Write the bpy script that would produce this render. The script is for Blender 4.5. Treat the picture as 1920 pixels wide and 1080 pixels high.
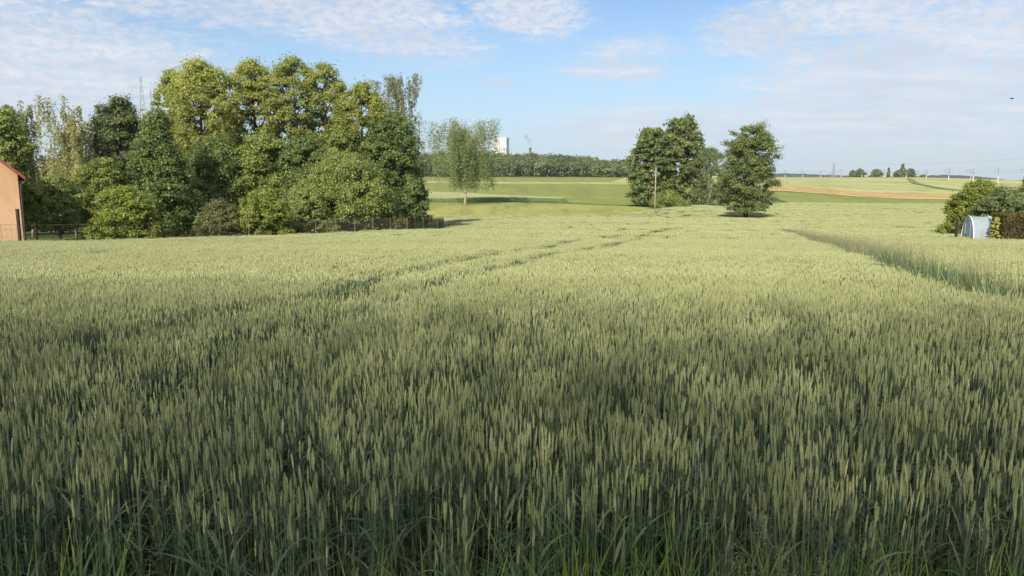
import bpy, math, random, zlib
import numpy as np
from mathutils import Vector
R = math.radians
for o in list(bpy.data.objects): bpy.data.objects.remove(o)
S = bpy.context.scene
COL = S.collection

# ------------------------------------------------------------------ camera
F = 1400.0; EYE = 1.88; PITCH = math.atan((540-336)/F)
cd = bpy.data.cameras.new('camera'); cam = bpy.data.objects.new('camera', cd); COL.objects.link(cam)
cam.location = (0, 0, EYE); cam.rotation_euler = (math.pi/2-PITCH, 0, 0)
cd.sensor_width = 36; cd.lens = 36*F/1920; cd.clip_start = 0.05; cd.clip_end = 20000
S.camera = cam
S.render.engine = 'CYCLES'; S.cycles.use_denoising = True; S.cycles.denoiser = 'OPENIMAGEDENOISE'; S.cycles.denoising_input_passes = 'RGB_ALBEDO_NORMAL'; S.cycles.denoising_prefilter = 'NONE'

# ------------------------------------------------------------------ sun, exposure
SUN_AZ, SUN_EL = R(17), R(31)          # behind the camera, to its left
sd = Vector((-math.sin(SUN_AZ)*math.cos(SUN_EL), -math.cos(SUN_AZ)*math.cos(SUN_EL), math.sin(SUN_EL)))
sl = bpy.data.lights.new('sun', 'SUN'); sl.energy = 4.0; sl.angle = R(0.5); sl.color = (1.0, 0.90, 0.74)
so = bpy.data.objects.new('sun', sl); COL.objects.link(so); so.rotation_euler = sd.to_track_quat('Z', 'Y').to_euler()
S.view_settings.view_transform = 'Standard'; S.view_settings.look = 'None'
S.view_settings.exposure = 0.95; S.view_settings.gamma = 1

# ------------------------------------------------------------------ world
W = bpy.data.worlds.new('World'); S.world = W; W.use_nodes = True
nt = W.node_tree; N = nt.nodes; L = nt.links; N.clear()
def nd(t, tree=None, **k):
    n = (tree or nt).nodes.new(t)
    for a, b in k.items(): setattr(n, a, b)
    return n
def mth(op, a, b=None, c=None, tree=None, clamp=False):
    t = tree or nt
    n = t.nodes.new('ShaderNodeMath'); n.operation = op; n.use_clamp = clamp
    for i, v in enumerate((a, b, c)):
        if v is None: continue
        if isinstance(v, (int, float)): n.inputs[i].default_value = v
        else: t.links.new(v, n.inputs[i])
    return n.outputs[0]
def mixc(fac, a, b, tree=None, blend='MIX'):
    t = tree or nt
    n = t.nodes.new('ShaderNodeMix'); n.data_type = 'RGBA'; n.blend_type = blend
    for i, v in ((0, fac), (6, a), (7, b)):
        if isinstance(v, (int, float)): n.inputs[i].default_value = v
        elif isinstance(v, tuple): n.inputs[i].default_value = (*v, 1) if len(v) == 3 else v
        else: t.links.new(v, n.inputs[i])
    return n.outputs[2]
def mrange(v, a, b, c=0.0, d=1.0, tree=None, smooth=True):
    t = tree or nt
    n = t.nodes.new('ShaderNodeMapRange'); n.interpolation_type = 'SMOOTHSTEP' if smooth else 'LINEAR'
    t.links.new(v, n.inputs[0])
    for i, x in enumerate((a, b, c, d)): n.inputs[i+1].default_value = x
    return n.outputs[0]
def noise(vec, scale, detail=4, rough=.5, dist=0, tree=None, out=0):
    t = tree or nt
    n = t.nodes.new('ShaderNodeTexNoise')
    n.inputs['Scale'].default_value = scale; n.inputs['Detail'].default_value = detail
    n.inputs['Roughness'].default_value = rough; n.inputs['Distortion'].default_value = dist
    if vec is not None: t.links.new(vec, n.inputs['Vector'])
    return n.outputs[out]
sky = nd('ShaderNodeTexSky', sky_type='NISHITA', sun_disc=False)
sky.sun_elevation = SUN_EL; sky.sun_rotation = math.pi+SUN_AZ
sky.air_density = 1.0; sky.dust_density = 0.35; sky.ozone_density = 1.6; sky.altitude = 200
tc = nd('ShaderNodeTexCoord'); sx = nd('ShaderNodeSeparateXYZ'); L.new(tc.outputs['Generated'], sx.inputs[0])
dx, dy, dz = sx.outputs
az = mth('ARCTAN2', dx, dy); el = mth('ARCSINE', dz)
cmb = nd('ShaderNodeCombineXYZ'); L.new(az, cmb.inputs[0]); L.new(el, cmb.inputs[1]); AE = cmb.outputs[0]
zz = mth('ADD', mth('MAXIMUM', dz, 0.0), 0.075)
pl = nd('ShaderNodeCombineXYZ'); L.new(mth('DIVIDE', dx, zz), pl.inputs[0]); L.new(mth('DIVIDE', dy, zz), pl.inputs[1]); PL = pl.outputs[0]
def stretch(vec, sc, rot=0, loc=(0, 0, 0)):
    m = nd('ShaderNodeMapping'); m.inputs['Scale'].default_value = sc; m.inputs['Rotation'].default_value = (0, 0, rot)
    m.inputs['Location'].default_value = loc; L.new(vec, m.inputs[0]); return m.outputs[0]
def blob(px, py, wx, wy, rot=0.0, soft=.25):
    # a bank of cloud centred on one compass direction and height of the sky
    u = (px-960)/F; v = (py-540)/F
    f = math.cos(PITCH)-math.sin(PITCH)*v; z = -math.sin(PITCH)-math.cos(PITCH)*v
    a = math.atan2(u, f); e = math.atan2(z, math.hypot(u, f))
    s = nd('ShaderNodeVectorMath', operation='SUBTRACT'); L.new(AE, s.inputs[0]); s.inputs[1].default_value = (a, e, 0)
    m = nd('ShaderNodeMapping'); m.vector_type = 'TEXTURE'; m.inputs['Rotation'].default_value = (0, 0, rot)
    m.inputs['Scale'].default_value = (wx/F, wy/F, 1); L.new(s.outputs[0], m.inputs[0])
    l = nd('ShaderNodeVectorMath', operation='LENGTH'); L.new(m.outputs[0], l.inputs[0])
    return mrange(l.outputs['Value'], 1.15, soft-.2, 0, 1)
banks = [  # px, py, half width, half height, tilt, weight
    (60, 120, 480, 170, -.12, 1.25), (650, 20, 360, 100, -.22, 1.3), (380, -10, 420, 80, 0, 1.1), (990, 22, 170, 70, -.15, 1.15),
    (1440, 60, 190, 70, -.1, 1.25), (1770, 110, 440, 160, .08, 1.4), (1620, 10, 330, 90, .1, 1.2), (1650, 215, 520, 100, .02, 1.05), (1180, 90, 180, 50, .1, .7),
    (1150, 130, 160, 36, -.05, 1.1), (935, 156, 70, 20, 0, .85), (1205, 190, 70, 18, 0, .7), (1720, 290, 500, 60, 0, .6), (1250, 240, 420, 70, 0, .95)]
acc = None
for px, py, wx, wy, rt, wgt in banks:
    b = mth('MULTIPLY', blob(px, py, wx, wy, rt), wgt)
    acc = b if acc is None else mth('MAXIMUM', acc, b)
# unseen cloud outside the view, its colour brightened below as ambient fill
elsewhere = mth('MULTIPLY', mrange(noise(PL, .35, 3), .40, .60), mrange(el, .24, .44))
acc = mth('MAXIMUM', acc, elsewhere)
n1 = noise(stretch(PL, (1.0, 1.5, 1), .35), 1.3, 9, .64, .4)
n2 = noise(stretch(PL, (1.6, 4.0, 1), -.12), 2.2, 7, .62, .8)
n3 = noise(stretch(AE, (20, 52, 1), -.06), 2.6, 6, .64, .4)
nn = mth('ADD', mth('ADD', mth('MULTIPLY', n1, .30), mth('MULTIPLY', n2, .30)), mth('MULTIPLY', n3, .40))
dens = mth('MULTIPLY', mrange(mth('ADD', mth('MULTIPLY', acc, .26), nn), .53, .78), mth('MINIMUM', mth('MULTIPLY', acc, 1.6), 1.0))
n4 = noise(stretch(AE, (42, 85, 1), .05), 1.6, 4, .6, .3)
dens = mth('MULTIPLY', dens, mrange(n4, .36, .62, .50, 1.0))
dens = mth('MINIMUM', mth('MULTIPLY', dens, 1.0), .93)
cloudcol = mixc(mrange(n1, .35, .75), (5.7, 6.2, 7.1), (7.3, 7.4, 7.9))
cloudcol = mixc(mrange(el, .30, .8), cloudcol, (17.0, 16.5, 16.0))  # high unseen cloud made extra bright, added to lift the shaded foreground
# thin veil of vapour low in the sky
veil = mrange(el, .26, -.01, 0, .80)
skyc = mixc(1.0, sky.outputs[0], (0.92, 1.04, 1.15), blend='MULTIPLY')
c = mixc(veil, skyc, (4.5, 5.9, 7.5))
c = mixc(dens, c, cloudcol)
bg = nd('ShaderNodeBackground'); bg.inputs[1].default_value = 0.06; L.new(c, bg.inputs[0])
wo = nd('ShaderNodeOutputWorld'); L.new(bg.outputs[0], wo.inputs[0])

# ------------------------------------------------------------------ projection helpers (photo pixel <-> world)
def slope(py): return math.tan(PITCH+math.atan((py-540)/F))           # drop per metre of depth
def zat(py, Y): return EYE-slope(py)*Y
def uat(px, py=380):
    v = (py-540)/F
    return (px-960)/F/(math.cos(PITCH)-math.sin(PITCH)*v)
rng = np.random.default_rng(7); random.seed(7)

# ------------------------------------------------------------------ terrain height
NY = np.array([-400, -40, 0, 5, 10, 20, 45, 60, 75, 120], float)
NZ = np.array([.6, .1, 0, -.07, -.40, -1.08, -2.55, -3.2, -3.8, -4.9])
FY = np.array([120, 155, 200, 245, 330, 420, 500, 600, 800, 1200, 2500, 9000], float)
FU = np.array([uat(p) for p in (300, 1000, 1250, 1450, 1700, 1920, 2400)])
FZ = np.array([[-5, -3.7, -3.3, -2.9, -2.0, -.8, .9, 4.0, 12, 10, 0, 0],
               [-5, -3.6, -3.2, -2.7, -2.0, -.8, .9, 4.2, 14, 10, 0, 0],
               [-5, -4.5, -3.9, -3.2, -2.1, -.8, .9, 3.5, 6, 4, 0, 0],
               [-5, -5.2, -5.0, -3.3, -1.8, -.7, .5, 2.4, 3.3, 0, -4, -8],
               [-5, -5.3, -5.3, -5.3, -4.6, -2.9, -1.0, 2.0, 3.0, 0, -4, -8],
               [-5, -5.4, -5.6, -5.6, -5.3, -4.0, -2.0, 0.6, -.5, -3, -6, -8],
               [-5, -5.4, -5.6, -5.6, -5.3, -4.0, -2.0, 0.6, -.5, -3, -6, -8]])
def _herm(xs, ys, x):
    # monotone-ish cubic through the knots; ys may have one row per column
    xs = np.asarray(xs); ys = np.atleast_2d(ys)
    d = np.diff(ys, axis=1)/np.diff(xs)
    m = np.zeros_like(ys); m[:, 0] = d[:, 0]; m[:, -1] = d[:, -1]
    h = np.diff(xs); w1 = h[1:]; w0 = h[:-1]
    m[:, 1:-1] = (d[:, :-1]*w1+d[:, 1:]*w0)/(w0+w1)
    k = np.clip(np.searchsorted(xs, x)-1, 0, len(xs)-2)
    t = np.clip((x-xs[k])/h[k], 0, 1); hh = h[k]
    a = 2*t**3-3*t**2+1; b = t**3-2*t**2+t; c_ = -2*t**3+3*t**2; e = t**3-t**2
    return ys[:, k]*a+m[:, k]*b*hh+ys[:, k+1]*c_+m[:, k+1]*e*hh
def H(X, Y):
    X = np.asarray(X, float); Y = np.asarray(Y, float); sh = np.broadcast(X, Y).shape
    X = np.broadcast_to(X, sh).ravel(); Y = np.broadcast_to(Y, sh).ravel()
    near = _herm(NY, NZ, Y)[0]
    far = _herm(FY, FZ, Y)
    u = np.clip(X/np.maximum(Y, 1), FU[0], FU[-1]-1e-6)
    k = np.clip(np.searchsorted(FU, u)-1, 0, len(FU)-2)
    t = np.clip((u-FU[k])/(FU[k+1]-FU[k]), 0, 1); t = t*t*(3-2*t)
    i = np.arange(len(Y)); f = far[k, i]*(1-t)+far[k+1, i]*t
    w = np.clip((Y-105)/30, 0, 1)
    nearx = np.where(Y > 120, -5.0, near)
    z = np.where(Y < 105, near, nearx*(1-w)+f*w)
    z = z+.05*np.sin(X*.21+Y*.05)*np.clip(Y/30, 0, 1)+.04*np.sin(Y*.33+X*.11)*np.clip(Y/30, 0, 1)
    return z.reshape(sh) if sh else float(z[0])
def h(x, y): return float(H(np.array([x]), np.array([y]))[0])

_g = rng.random((257, 257))
def vnoise(x, y, s):                               # smooth value noise 0..1
    x = np.asarray(x)/s+1000.3; y = np.asarray(y)/s+1000.7
    xi = np.floor(x).astype(int); yi = np.floor(y).astype(int); fx = x-xi; fy = y-yi
    fx = fx*fx*(3-2*fx); fy = fy*fy*(3-2*fy); a = xi % 256; b = yi % 256
    return (_g[a, b]*(1-fx)+_g[a+1, b]*fx)*(1-fy)+(_g[a, b+1]*(1-fx)+_g[a+1, b+1]*fx)*fy
def fbm(x, y, s): return .5*vnoise(x, y, s)+.3*vnoise(x+31, y, s/2.1)+.2*vnoise(x, y+17, s/4.3)

# ------------------------------------------------------------------ object helpers
def tag(o, label=None, cat=None, group=None, kind=None):
    if label: o['label'] = label
    if cat: o['category'] = cat
    if group: o['group'] = group
    if kind: o['kind'] = kind
    return o
def empty(name, loc, rz=0):
    o = bpy.data.objects.new(name, None); COL.objects.link(o); o.location = loc; o.rotation_euler[2] = rz
    o.empty_display_size = .3
    return o
def npmesh(name, V, faces, mat, k, attrs=None, smooth=False):
    # V (n,3); faces flat index array of k-gons
    me = bpy.data.meshes.new(name); V = np.asarray(V, np.float32); faces = np.asarray(faces, np.int32).ravel()
    me.vertices.add(len(V)); me.vertices.foreach_set('co', V.ravel())
    nf = len(faces)//k
    me.loops.add(len(faces)); me.loops.foreach_set('vertex_index', faces)
    me.polygons.add(nf); me.polygons.foreach_set('loop_start', np.arange(nf, dtype=np.int32)*k)
    me.polygons.foreach_set('loop_total', np.full(nf, k, np.int32))
    if smooth: me.polygons.foreach_set('use_smooth', np.ones(nf, bool))
    for a, (typ, dom, data) in (attrs or {}).items():
        at = me.attributes.new(a, typ, dom)
        at.data.foreach_set('vector' if typ == 'FLOAT_VECTOR' else 'value', np.asarray(data).ravel())
    me.update(calc_edges=True)
    for m in (mat if isinstance(mat, (list, tuple)) else [mat]):
        if m: me.materials.append(m)
    return me
def link(name, me, parent=None):
    o = bpy.data.objects.new(name, me); COL.objects.link(o)
    if parent: o.parent = parent
    return o
class MB:
    def __init__(s): s.v = []; s.f = []; s.mi = []; s.m = 0
    def add(s, V, Fs):
        b = len(s.v); s.v += [tuple(p) for p in V]; s.f += [tuple(i+b for i in f) for f in Fs]; s.mi += [s.m]*len(Fs)
    def box(s, c, d, rz=0):
        x, y, z = (q/2 for q in d); P = []
        for k in (-1, 1):
            for a, b in ((-1, -1), (1, -1), (1, 1), (-1, 1)):
                px, py = a*x, b*y
                P.append((c[0]+px*math.cos(rz)-py*math.sin(rz), c[1]+px*math.sin(rz)+py*math.cos(rz), c[2]+k*z))
        s.add(P, [(3, 2, 1, 0), (4, 5, 6, 7), (0, 1, 5, 4), (1, 2, 6, 5), (2, 3, 7, 6), (3, 0, 4, 7)])
    def tube(s, pts, rad, n=6, cap=True):
        pts = [Vector(p) for p in pts]; V = []; Fs = []
        if not isinstance(rad, (list, tuple)): rad = [rad]*len(pts)
        for i, p in enumerate(pts):
            t = (pts[min(i+1, len(pts)-1)]-pts[max(i-1, 0)]).normalized()
            a = t.orthogonal().normalized() if i == 0 else (a-t*a.dot(t)).normalized()
            b = t.cross(a)
            for k in range(n):
                q = 2*math.pi*k/n; V.append(p+(a*math.cos(q)+b*math.sin(q))*rad[i])
        for i in range(len(pts)-1):
            for k in range(n):
                Fs.append((i*n+k, i*n+(k+1) % n, (i+1)*n+(k+1) % n, (i+1)*n+k))
        if cap: Fs += [tuple(range(n))[::-1], tuple(range((len(pts)-1)*n, len(pts)*n))]
        s.add(V, Fs)
    def build(s, name, mat, parent=None, smooth=False):
        me = bpy.data.meshes.new(name); me.from_pydata(s.v, [], s.f); me.update()
        for m in (mat if isinstance(mat, (list, tuple)) else [mat]): me.materials.append(m)
        for p, i in zip(me.polygons, s.mi): p.material_index = i; p.use_smooth = smooth
        return link(name, me, parent)

# ------------------------------------------------------------------ materials
def newmat(name):
    m = bpy.data.materials.new(name); m.use_nodes = True; t = m.node_tree; t.nodes.clear()
    out = t.nodes.new('ShaderNodeOutputMaterial'); return m, t, out
def prin(t, col, rough=.7, spec=.3, metal=0):
    p = t.nodes.new('ShaderNodeBsdfPrincipled')
    if isinstance(col, tuple): p.inputs['Base Color'].default_value = (*col, 1)
    else: t.links.new(col, p.inputs['Base Color'])
    p.inputs['Roughness'].default_value = rough; p.inputs['Specular IOR Level'].default_value = spec; p.inputs['Metallic'].default_value = metal
    return p
def solid(name, c1, c2=None, scale=3, rough=.75, spec=.25, metal=0, bump=0, sc=(1, 1, 1), lo=.35, hi=.65):
    m, t, out = newmat(name); c2 = c2 or tuple(x*.8 for x in c1)
    g = t.nodes.new('ShaderNodeNewGeometry'); mp = t.nodes.new('ShaderNodeMapping'); mp.inputs['Scale'].default_value = sc
    t.links.new(g.outputs['Position'], mp.inputs[0])
    n = noise(mp.outputs[0], scale, 6, .6, tree=t)
    p = prin(t, mixc(mrange(n, lo, hi, tree=t), c1, c2, tree=t), rough, spec, metal)
    if bump:
        b = t.nodes.new('ShaderNodeBump'); b.inputs['Strength'].default_value = bump; t.links.new(n, b.inputs['Height']); t.links.new(b.outputs[0], p.inputs['Normal'])
    t.links.new(p.outputs[0], out.inputs[0]); return m
def leafmat(name, dark, light, trans=.42, top=None, rough=.5, spec=.3, attr='t'):
    # leaf colour varies leaf by leaf; 'top' is the colour of the young leaves of the upper crown
    m, t, out = newmat(name)
    a = t.nodes.new('ShaderNodeAttribute'); a.attribute_name = attr
    c = mixc(a.outputs['Fac'], dark, light, tree=t)
    if top:
        a2 = t.nodes.new('ShaderNodeAttribute'); a2.attribute_name = 'y'
        c = mixc(a2.outputs['Fac'], c, top, tree=t)
    p = prin(t, c, rough, spec); tr = t.nodes.new('ShaderNodeBsdfTranslucent')
    c2 = mixc(1.0, c, (1.5, 1.5, .6), tree=t, blend='MULTIPLY'); t.links.new(c2, tr.inputs[0])
    mx = t.nodes.new('ShaderNodeMixShader'); mx.inputs[0].default_value = trans
    t.links.new(p.outputs[0], mx.inputs[1]); t.links.new(tr.outputs[0], mx.inputs[2]); t.links.new(mx.outputs[0], out.inputs[0])
    return m

M = {}
M['bark'] = solid('bark', (.10, .075, .05), (.045, .035, .025), 6, .9, .1, bump=.5)
M['birchbark'] = solid('birchbark', (.55, .53, .48), (.10, .09, .08), 2.5, .8, .2, sc=(1, 1, 3), lo=.5, hi=.62)
M['palebark'] = solid('palebark', (.42, .37, .30), (.18, .15, .11), 4, .9, .1)

# ------------------------------------------------------------------ trees
def leaves(P, Nrm, size, aspect=.62, jitter=.35):
    # one folded rhombic leaf spray per point
    n = len(P)
    Nrm = Nrm/np.maximum(np.linalg.norm(Nrm, axis=1, keepdims=True), 1e-6)
    a = rng.normal(size=(n, 3)); a -= (a*Nrm).sum(1, keepdims=True)*Nrm; a /= np.maximum(np.linalg.norm(a, axis=1, keepdims=True), 1e-6)
    b = np.cross(Nrm, a); s = (size*(1+jitter*rng.normal(size=(n, 1)))).clip(size*.3)
    dn = Nrm*s*.25
    V = np.stack([P-a*s, P-b*s*aspect-dn, P+a*s, P+b*s*aspect-dn], 1)
    return V
def crown_mesh(name, V, T, Yl, mat):
    n = len(V); f = np.arange(n*4)
    return npmesh(name, V.reshape(-1, 3), f, mat, 4, {'t': ('FLOAT', 'FACE', T), 'y': ('FLOAT', 'FACE', Yl)})
PROF = {'oval': lambda t: np.sqrt(np.clip(1-(2*t-.9)**2/1.25, 0.02, 1)), 'round': lambda t: np.sqrt(np.clip(1-(2*t-1)**2, .03, 1)),
        'tall': lambda t: np.clip(1.25*np.sqrt(np.clip(t+.12, 0, 1))*np.clip(1.12-t, 0, 1)**.45*1.05, .05, 1),
        'cone': lambda t: np.clip(1.02-t, .04, 1)**.75, 'spruce': lambda t: np.clip(1.0-t, .03, 1)*(.8+.2*np.sin(t*40)),
        'egg': lambda t: np.sqrt(np.clip(1-np.where(t > .36, ((t-.36)/.70)**2, ((.36-t)/.52)**2), .02, 1)),
        'full': lambda t: np.sqrt(np.clip(1-np.abs(2*t-.95)**2.8/1.1, .03, 1)),
        'dome': lambda t: np.sqrt(np.clip(1-t**2*.97, .03, 1)), 'narrow': lambda t: np.clip(np.sin(np.clip(t, 0, 1)*math.pi*.8+.5), .12, 1)}
def tree(label, x, y, ztop, Rad, mat, shape='oval', ncl=60, nlf=16000, ls=.17, base=.15, group=None, cat='tree', name='tree', bark='bark',
         rcl=.27, flat=.85, topy=0.0, inner=.45, lean=0.0, zoff=0, trunk=True, rough=.24, tr=None, shell=.28, nlimb=16, squash=1.0, spike=0):
    global rng
    rng = np.random.default_rng(zlib.crc32(label.encode())); random.seed(zlib.crc32(label.encode()))
    ncl = int(ncl*4.5); rcl *= .58; nlimb = int(nlimb*1.6); flat = max(flat, .66)
    if ls < .24: nlf = int(nlf*3.2); ls *= .52
    z0 = h(x, y)+zoff; Ht = ztop-z0
    root = empty(name, (x, y, z0)); tag(root, label, cat, group)
    zb = Ht*base; hc = Ht-zb; prof = PROF[shape]
    ph = rng.random(4)*6.28
    t = rng.random(ncl)**.85; th = rng.random(ncl)*2*math.pi
    lob = 1+rough*np.sin(th*3+ph[0]+t*5)*.6+rough*np.sin(th*2+ph[1]-t*9)*.6
    fr = inner+(1-inner)*np.sqrt(rng.random(ncl))
    rc = Rad*rcl*(.6+.8*rng.random(ncl))
    rr = np.maximum(prof(t)*Rad*lob*fr-rc*.55, 0)
    C = np.stack([rr*np.cos(th)+lean*t*Rad, rr*np.sin(th)*squash, zb+t*hc-rc*.4*np.clip(t*1.5, 0, 1)], 1)
    # leaves over each cluster
    w = rc**2; idx = rng.choice(ncl, nlf, p=w/w.sum())
    d = rng.normal(size=(nlf, 3)); d /= np.linalg.norm(d, axis=1, keepdims=True)
    d[:, 2] = np.where(d[:, 2] < -.55, -d[:, 2]*.6, d[:, 2])
    rad = (shell+(1-shell)*rng.random(nlf)**.7)*(1+.22*rng.normal(size=nlf))
    rad = np.clip(rad, 0, 1.3)
    ax_ = np.stack([np.cos(th)*.8, np.sin(th)*.8, .5+0*th], 1)+rng.normal(size=(ncl, 3))*.5; ax_ /= np.linalg.norm(ax_, axis=1, keepdims=True); el_ = rng.uniform(-.25, .95, ncl)
    if spike: rad *= 1+spike*np.clip(rng.normal(size=nlf), 0, 3)*.5
    fill = rng.random(nlf) < .35; rad = np.where(fill, rad*(1.1+.5*rng.random(nlf)), rad)
    P = C[idx]+d*(rc[idx]*rad)[:, None]*np.array([1, 1, flat])
    P = P+ax_[idx]*((d*ax_[idx]).sum(1)*rad*rc[idx]*el_[idx])[:, None]
    Nr = d+rng.normal(size=(nlf, 3))*.55+np.array([0, 0, .35])
    keep = P[:, 2] > .12
    P = P[keep]; Nr = Nr[keep]; idx = idx[keep]
    V = leaves(P, Nr, ls)
    ct = rng.random(ncl)
    T = np.clip(.5*ct[idx]+.5*rng.random(len(P))+.12*rng.normal(size=len(P)), 0, 1)
    Yl = np.clip((P[:, 2]/Ht-.35)/.5, 0, 1)*topy*(.5+.5*ct[idx])
    link('crown', crown_mesh('crown', V, T, Yl, mat), root)
    if trunk:
        mb = MB(); r0 = tr or max(.10, Ht*.022)
        pts = [Vector((lean*Rad*(q**2)*.6+.12*math.sin(q*5+ph[0]), .1*math.sin(q*4+ph[1]), Ht*q*.9-.15)) for q in np.linspace(0, 1, 9)]
        mb.tube(pts, [r0*(1.35 if i == 0 else 1)*(1-i/9.5) for i in range(9)], 8)
        order = rng.permutation(ncl)[:nlimb]
        for i in order:
            c = Vector(C[i]); zs = max(zb*.6, c.z-(.25+.35*random.random())*c.to_2d().length-.1*hc)
            q = min(.95, (zs+.15)/(Ht*.9)); k = min(7, int(q*8)); s = pts[k].lerp(pts[k+1], q*8-k)
            mid = s.lerp(c, .5)+Vector((0, 0, -.12*(c-s).length*.5))
            mb.tube([s, mid, c], [r0*.38*(1-q*.6), r0*.24*(1-q*.5), r0*.06], 5, cap=False)
        mb.build('trunk', M[bark], root, True)
    return root
def ptree(label, px, topy_, hw, Y, mat, **k):
    return tree(label, uat(px, 380)*Y, Y, zat(topy_, Y), hw/F*Y, mat, **k)
def weeping(label, x, y, ztop, Rad, mat, nst=260, per=60, ls=.075, drop=.5, base=.3, group=None, bark='birchbark', bough=9, trr=None, lean=0, name='birch_tree', upright=1.0, clear=1.2):
    global rng
    rng = np.random.default_rng(zlib.crc32(label.encode())); random.seed(zlib.crc32(label.encode()))
    z0 = h(x, y); Ht = ztop-z0; root = empty(name, (x, y, z0)); tag(root, label, 'tree', group)
    r0 = trr or Ht*.017
    mb = MB(); tips = []
    main = [Vector((lean*q*q*Rad+.1*math.sin(5*q), .15*math.sin(3*q), Ht*q*.93-.15)) for q in np.linspace(0, 1, 9)]
    mb.tube(main, [r0*(1.3 if i == 0 else 1)*(1-i/9) for i in range(9)], 8)
    for i in range(bough):
        q = base+(.85-base)*(i+.3)/bough; k = min(7, int(q*8)); s = main[k].lerp(main[k+1], q*8-k)
        a = i*2.4+random.random()*.7; ln = Rad*(.40+.65*random.random())*min(1, 1.6-q*.75)
        up = Ht*(.20-.12*q)*(.7+.8*random.random())*upright
        e = s+Vector((math.cos(a)*ln, math.sin(a)*ln, up)); e.z = min(e.z, Ht*.97)
        m1 = s.lerp(e, .35)+Vector((0, 0, up*.25)); m2 = s.lerp(e, .7)+Vector((0, 0, up*.2))
        mb.tube([s, m1, m2, e], [r0*.5*(1-q*.5), r0*.36*(1-q*.5), r0*.2, r0*.05], 5, cap=False)
        tips.append((s, m1, m2, e))
    mb.build('trunk', M[bark], root, True)
    Ps = []; Cs = []
    for j in range(nst):
        if random.random() < .07: k = random.randrange(5, 8); p = main[k].lerp(main[k+1], random.random())
        else:
            s, m1, m2, e = random.choice(tips); q = random.random()**.85
            p = (s.lerp(m1, q*3) if q < .33 else m1.lerp(m2, q*3-1) if q < .66 else m2.lerp(e, q*3-2))
        p = p+Vector((random.gauss(0, .05), random.gauss(0, .05), .06*random.random()))*Rad
        ln = drop*Ht*(.25+.75*random.random())*random.uniform(.35, 1)
        ln = min(ln, p.z-clear*random.uniform(1, 1.5)); n = max(8, int(per*(.4+.9*ln/(drop*Ht))))
        q = rng.random(n); out = Vector((p.x, p.y, 0)).normalized()*(.05*Rad) if p.length else Vector()
        w = .038*Rad*(.6+.8*random.random())
        X = np.stack([p.x+out.x*q+rng.normal(size=n)*w*(.4+.8*(1-q)), p.y+out.y*q+rng.normal(size=n)*w*(.4+.8*(1-q)), p.z+.15-ln*q], 1)
        Ps.append(X); Cs.append(np.full(n, random.random()))
    P = np.concatenate(Ps); C = np.concatenate(Cs); n = len(P)
    Nr = rng.normal(size=(n, 3))*np.array([1, 1, .5])+np.array([P[:, 0], P[:, 1], P[:, 0]*0]).T/Rad*.6
    V = leaves(P, Nr, ls); T = np.clip(.5*C+.5*rng.random(n), 0, 1)
    link('crown', crown_mesh('crown', V, T, np.zeros(n), mat), root)
    return root

# ------------------------------------------------------------------ leaf colours
LG = leafmat('leaf_green', (0.091, 0.131, 0.041), (0.318, 0.375, 0.105))
LDK = leafmat('leaf_dark', (0.061, 0.090, 0.043), (0.195, 0.232, 0.105))
LDK2 = leafmat('leaf_deep', (0.062, 0.101, 0.036), (0.215, 0.276, 0.091))
LMP = leafmat('leaf_maple', (0.124, 0.153, 0.036), (0.326, 0.316, 0.077), top=(.350, .385, .115))
LMG = leafmat('leaf_mapegreen', (0.082, 0.119, 0.034), (0.259, 0.290, 0.076), top=(.320, .360, .110))
LYG = leafmat('leaf_lime', (.125, .160, .032), (.290, .340, .075))
LOL = leafmat('leaf_olive', (.095, .110, .045), (.210, .225, .095))
LBR = leafmat('leaf_birch', (0.112, 0.143, 0.053), (0.296, 0.315, 0.128))
LPA = leafmat('leaf_pale', (0.192, 0.210, 0.098), (0.432, 0.420, 0.203))
LSA = leafmat('leaf_sallow', (0.119, 0.165, 0.049), (0.337, 0.393, 0.132))
LGR = leafmat('leaf_grey', (0.112, 0.128, 0.075), (0.304, 0.307, 0.188))
LAL = leafmat('leaf_alder', (0.069, 0.109, 0.046), (0.253, 0.289, 0.099))
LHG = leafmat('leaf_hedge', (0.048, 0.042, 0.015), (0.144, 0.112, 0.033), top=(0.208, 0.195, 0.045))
LBG = leafmat('leaf_silver', (.100, .135, .055), (.250, .300, .130))
LYV = leafmat('leaf_gold', (0.256, 0.285, 0.060), (0.550, 0.550, 0.180))

M['cropside'] = solid('crop_stems', (.055, .08, .03), (.095, .135, .05), 4, .9, .1)
# ================================================================== TERRAIN
gm, t, out = newmat('ground')
g = t.nodes.new('ShaderNodeNewGeometry')
n = noise(g.outputs['Position'], .6, 8, .7, tree=t); n2_ = noise(g.outputs['Position'], .02, 4, .6, tree=t)
c = mixc(mrange(n, .35, .65, tree=t), (.035, .045, .018), (.075, .085, .032), tree=t)
c = mixc(mrange(n2_, .4, .6, tree=t), c, (.13, .155, .05), tree=t)
p = prin(t, c, .9, .1); t.links.new(p.outputs[0], out.inputs[0])
ys = np.concatenate([np.linspace(-400, -40, 12)[:-1], np.linspace(-40, 0, 20)[:-1], np.linspace(0, 150, 110)[:-1], np.linspace(150, 850, 130)[:-1], np.geomspace(850, 9000, 30)])
ss = np.linspace(-1, 1, 201); ss = np.sign(ss)*np.abs(ss)**1.15
YY, SS = np.meshgrid(ys, ss, indexing='ij'); XX = SS*(60+np.abs(YY)*1.5)
ZZ = H(XX, YY); V = np.stack([XX, YY, ZZ], -1).reshape(-1, 3)
nr, nc = XX.shape; i, j = np.meshgrid(np.arange(nr-1), np.arange(nc-1), indexing='ij'); b = i*nc+j
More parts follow.
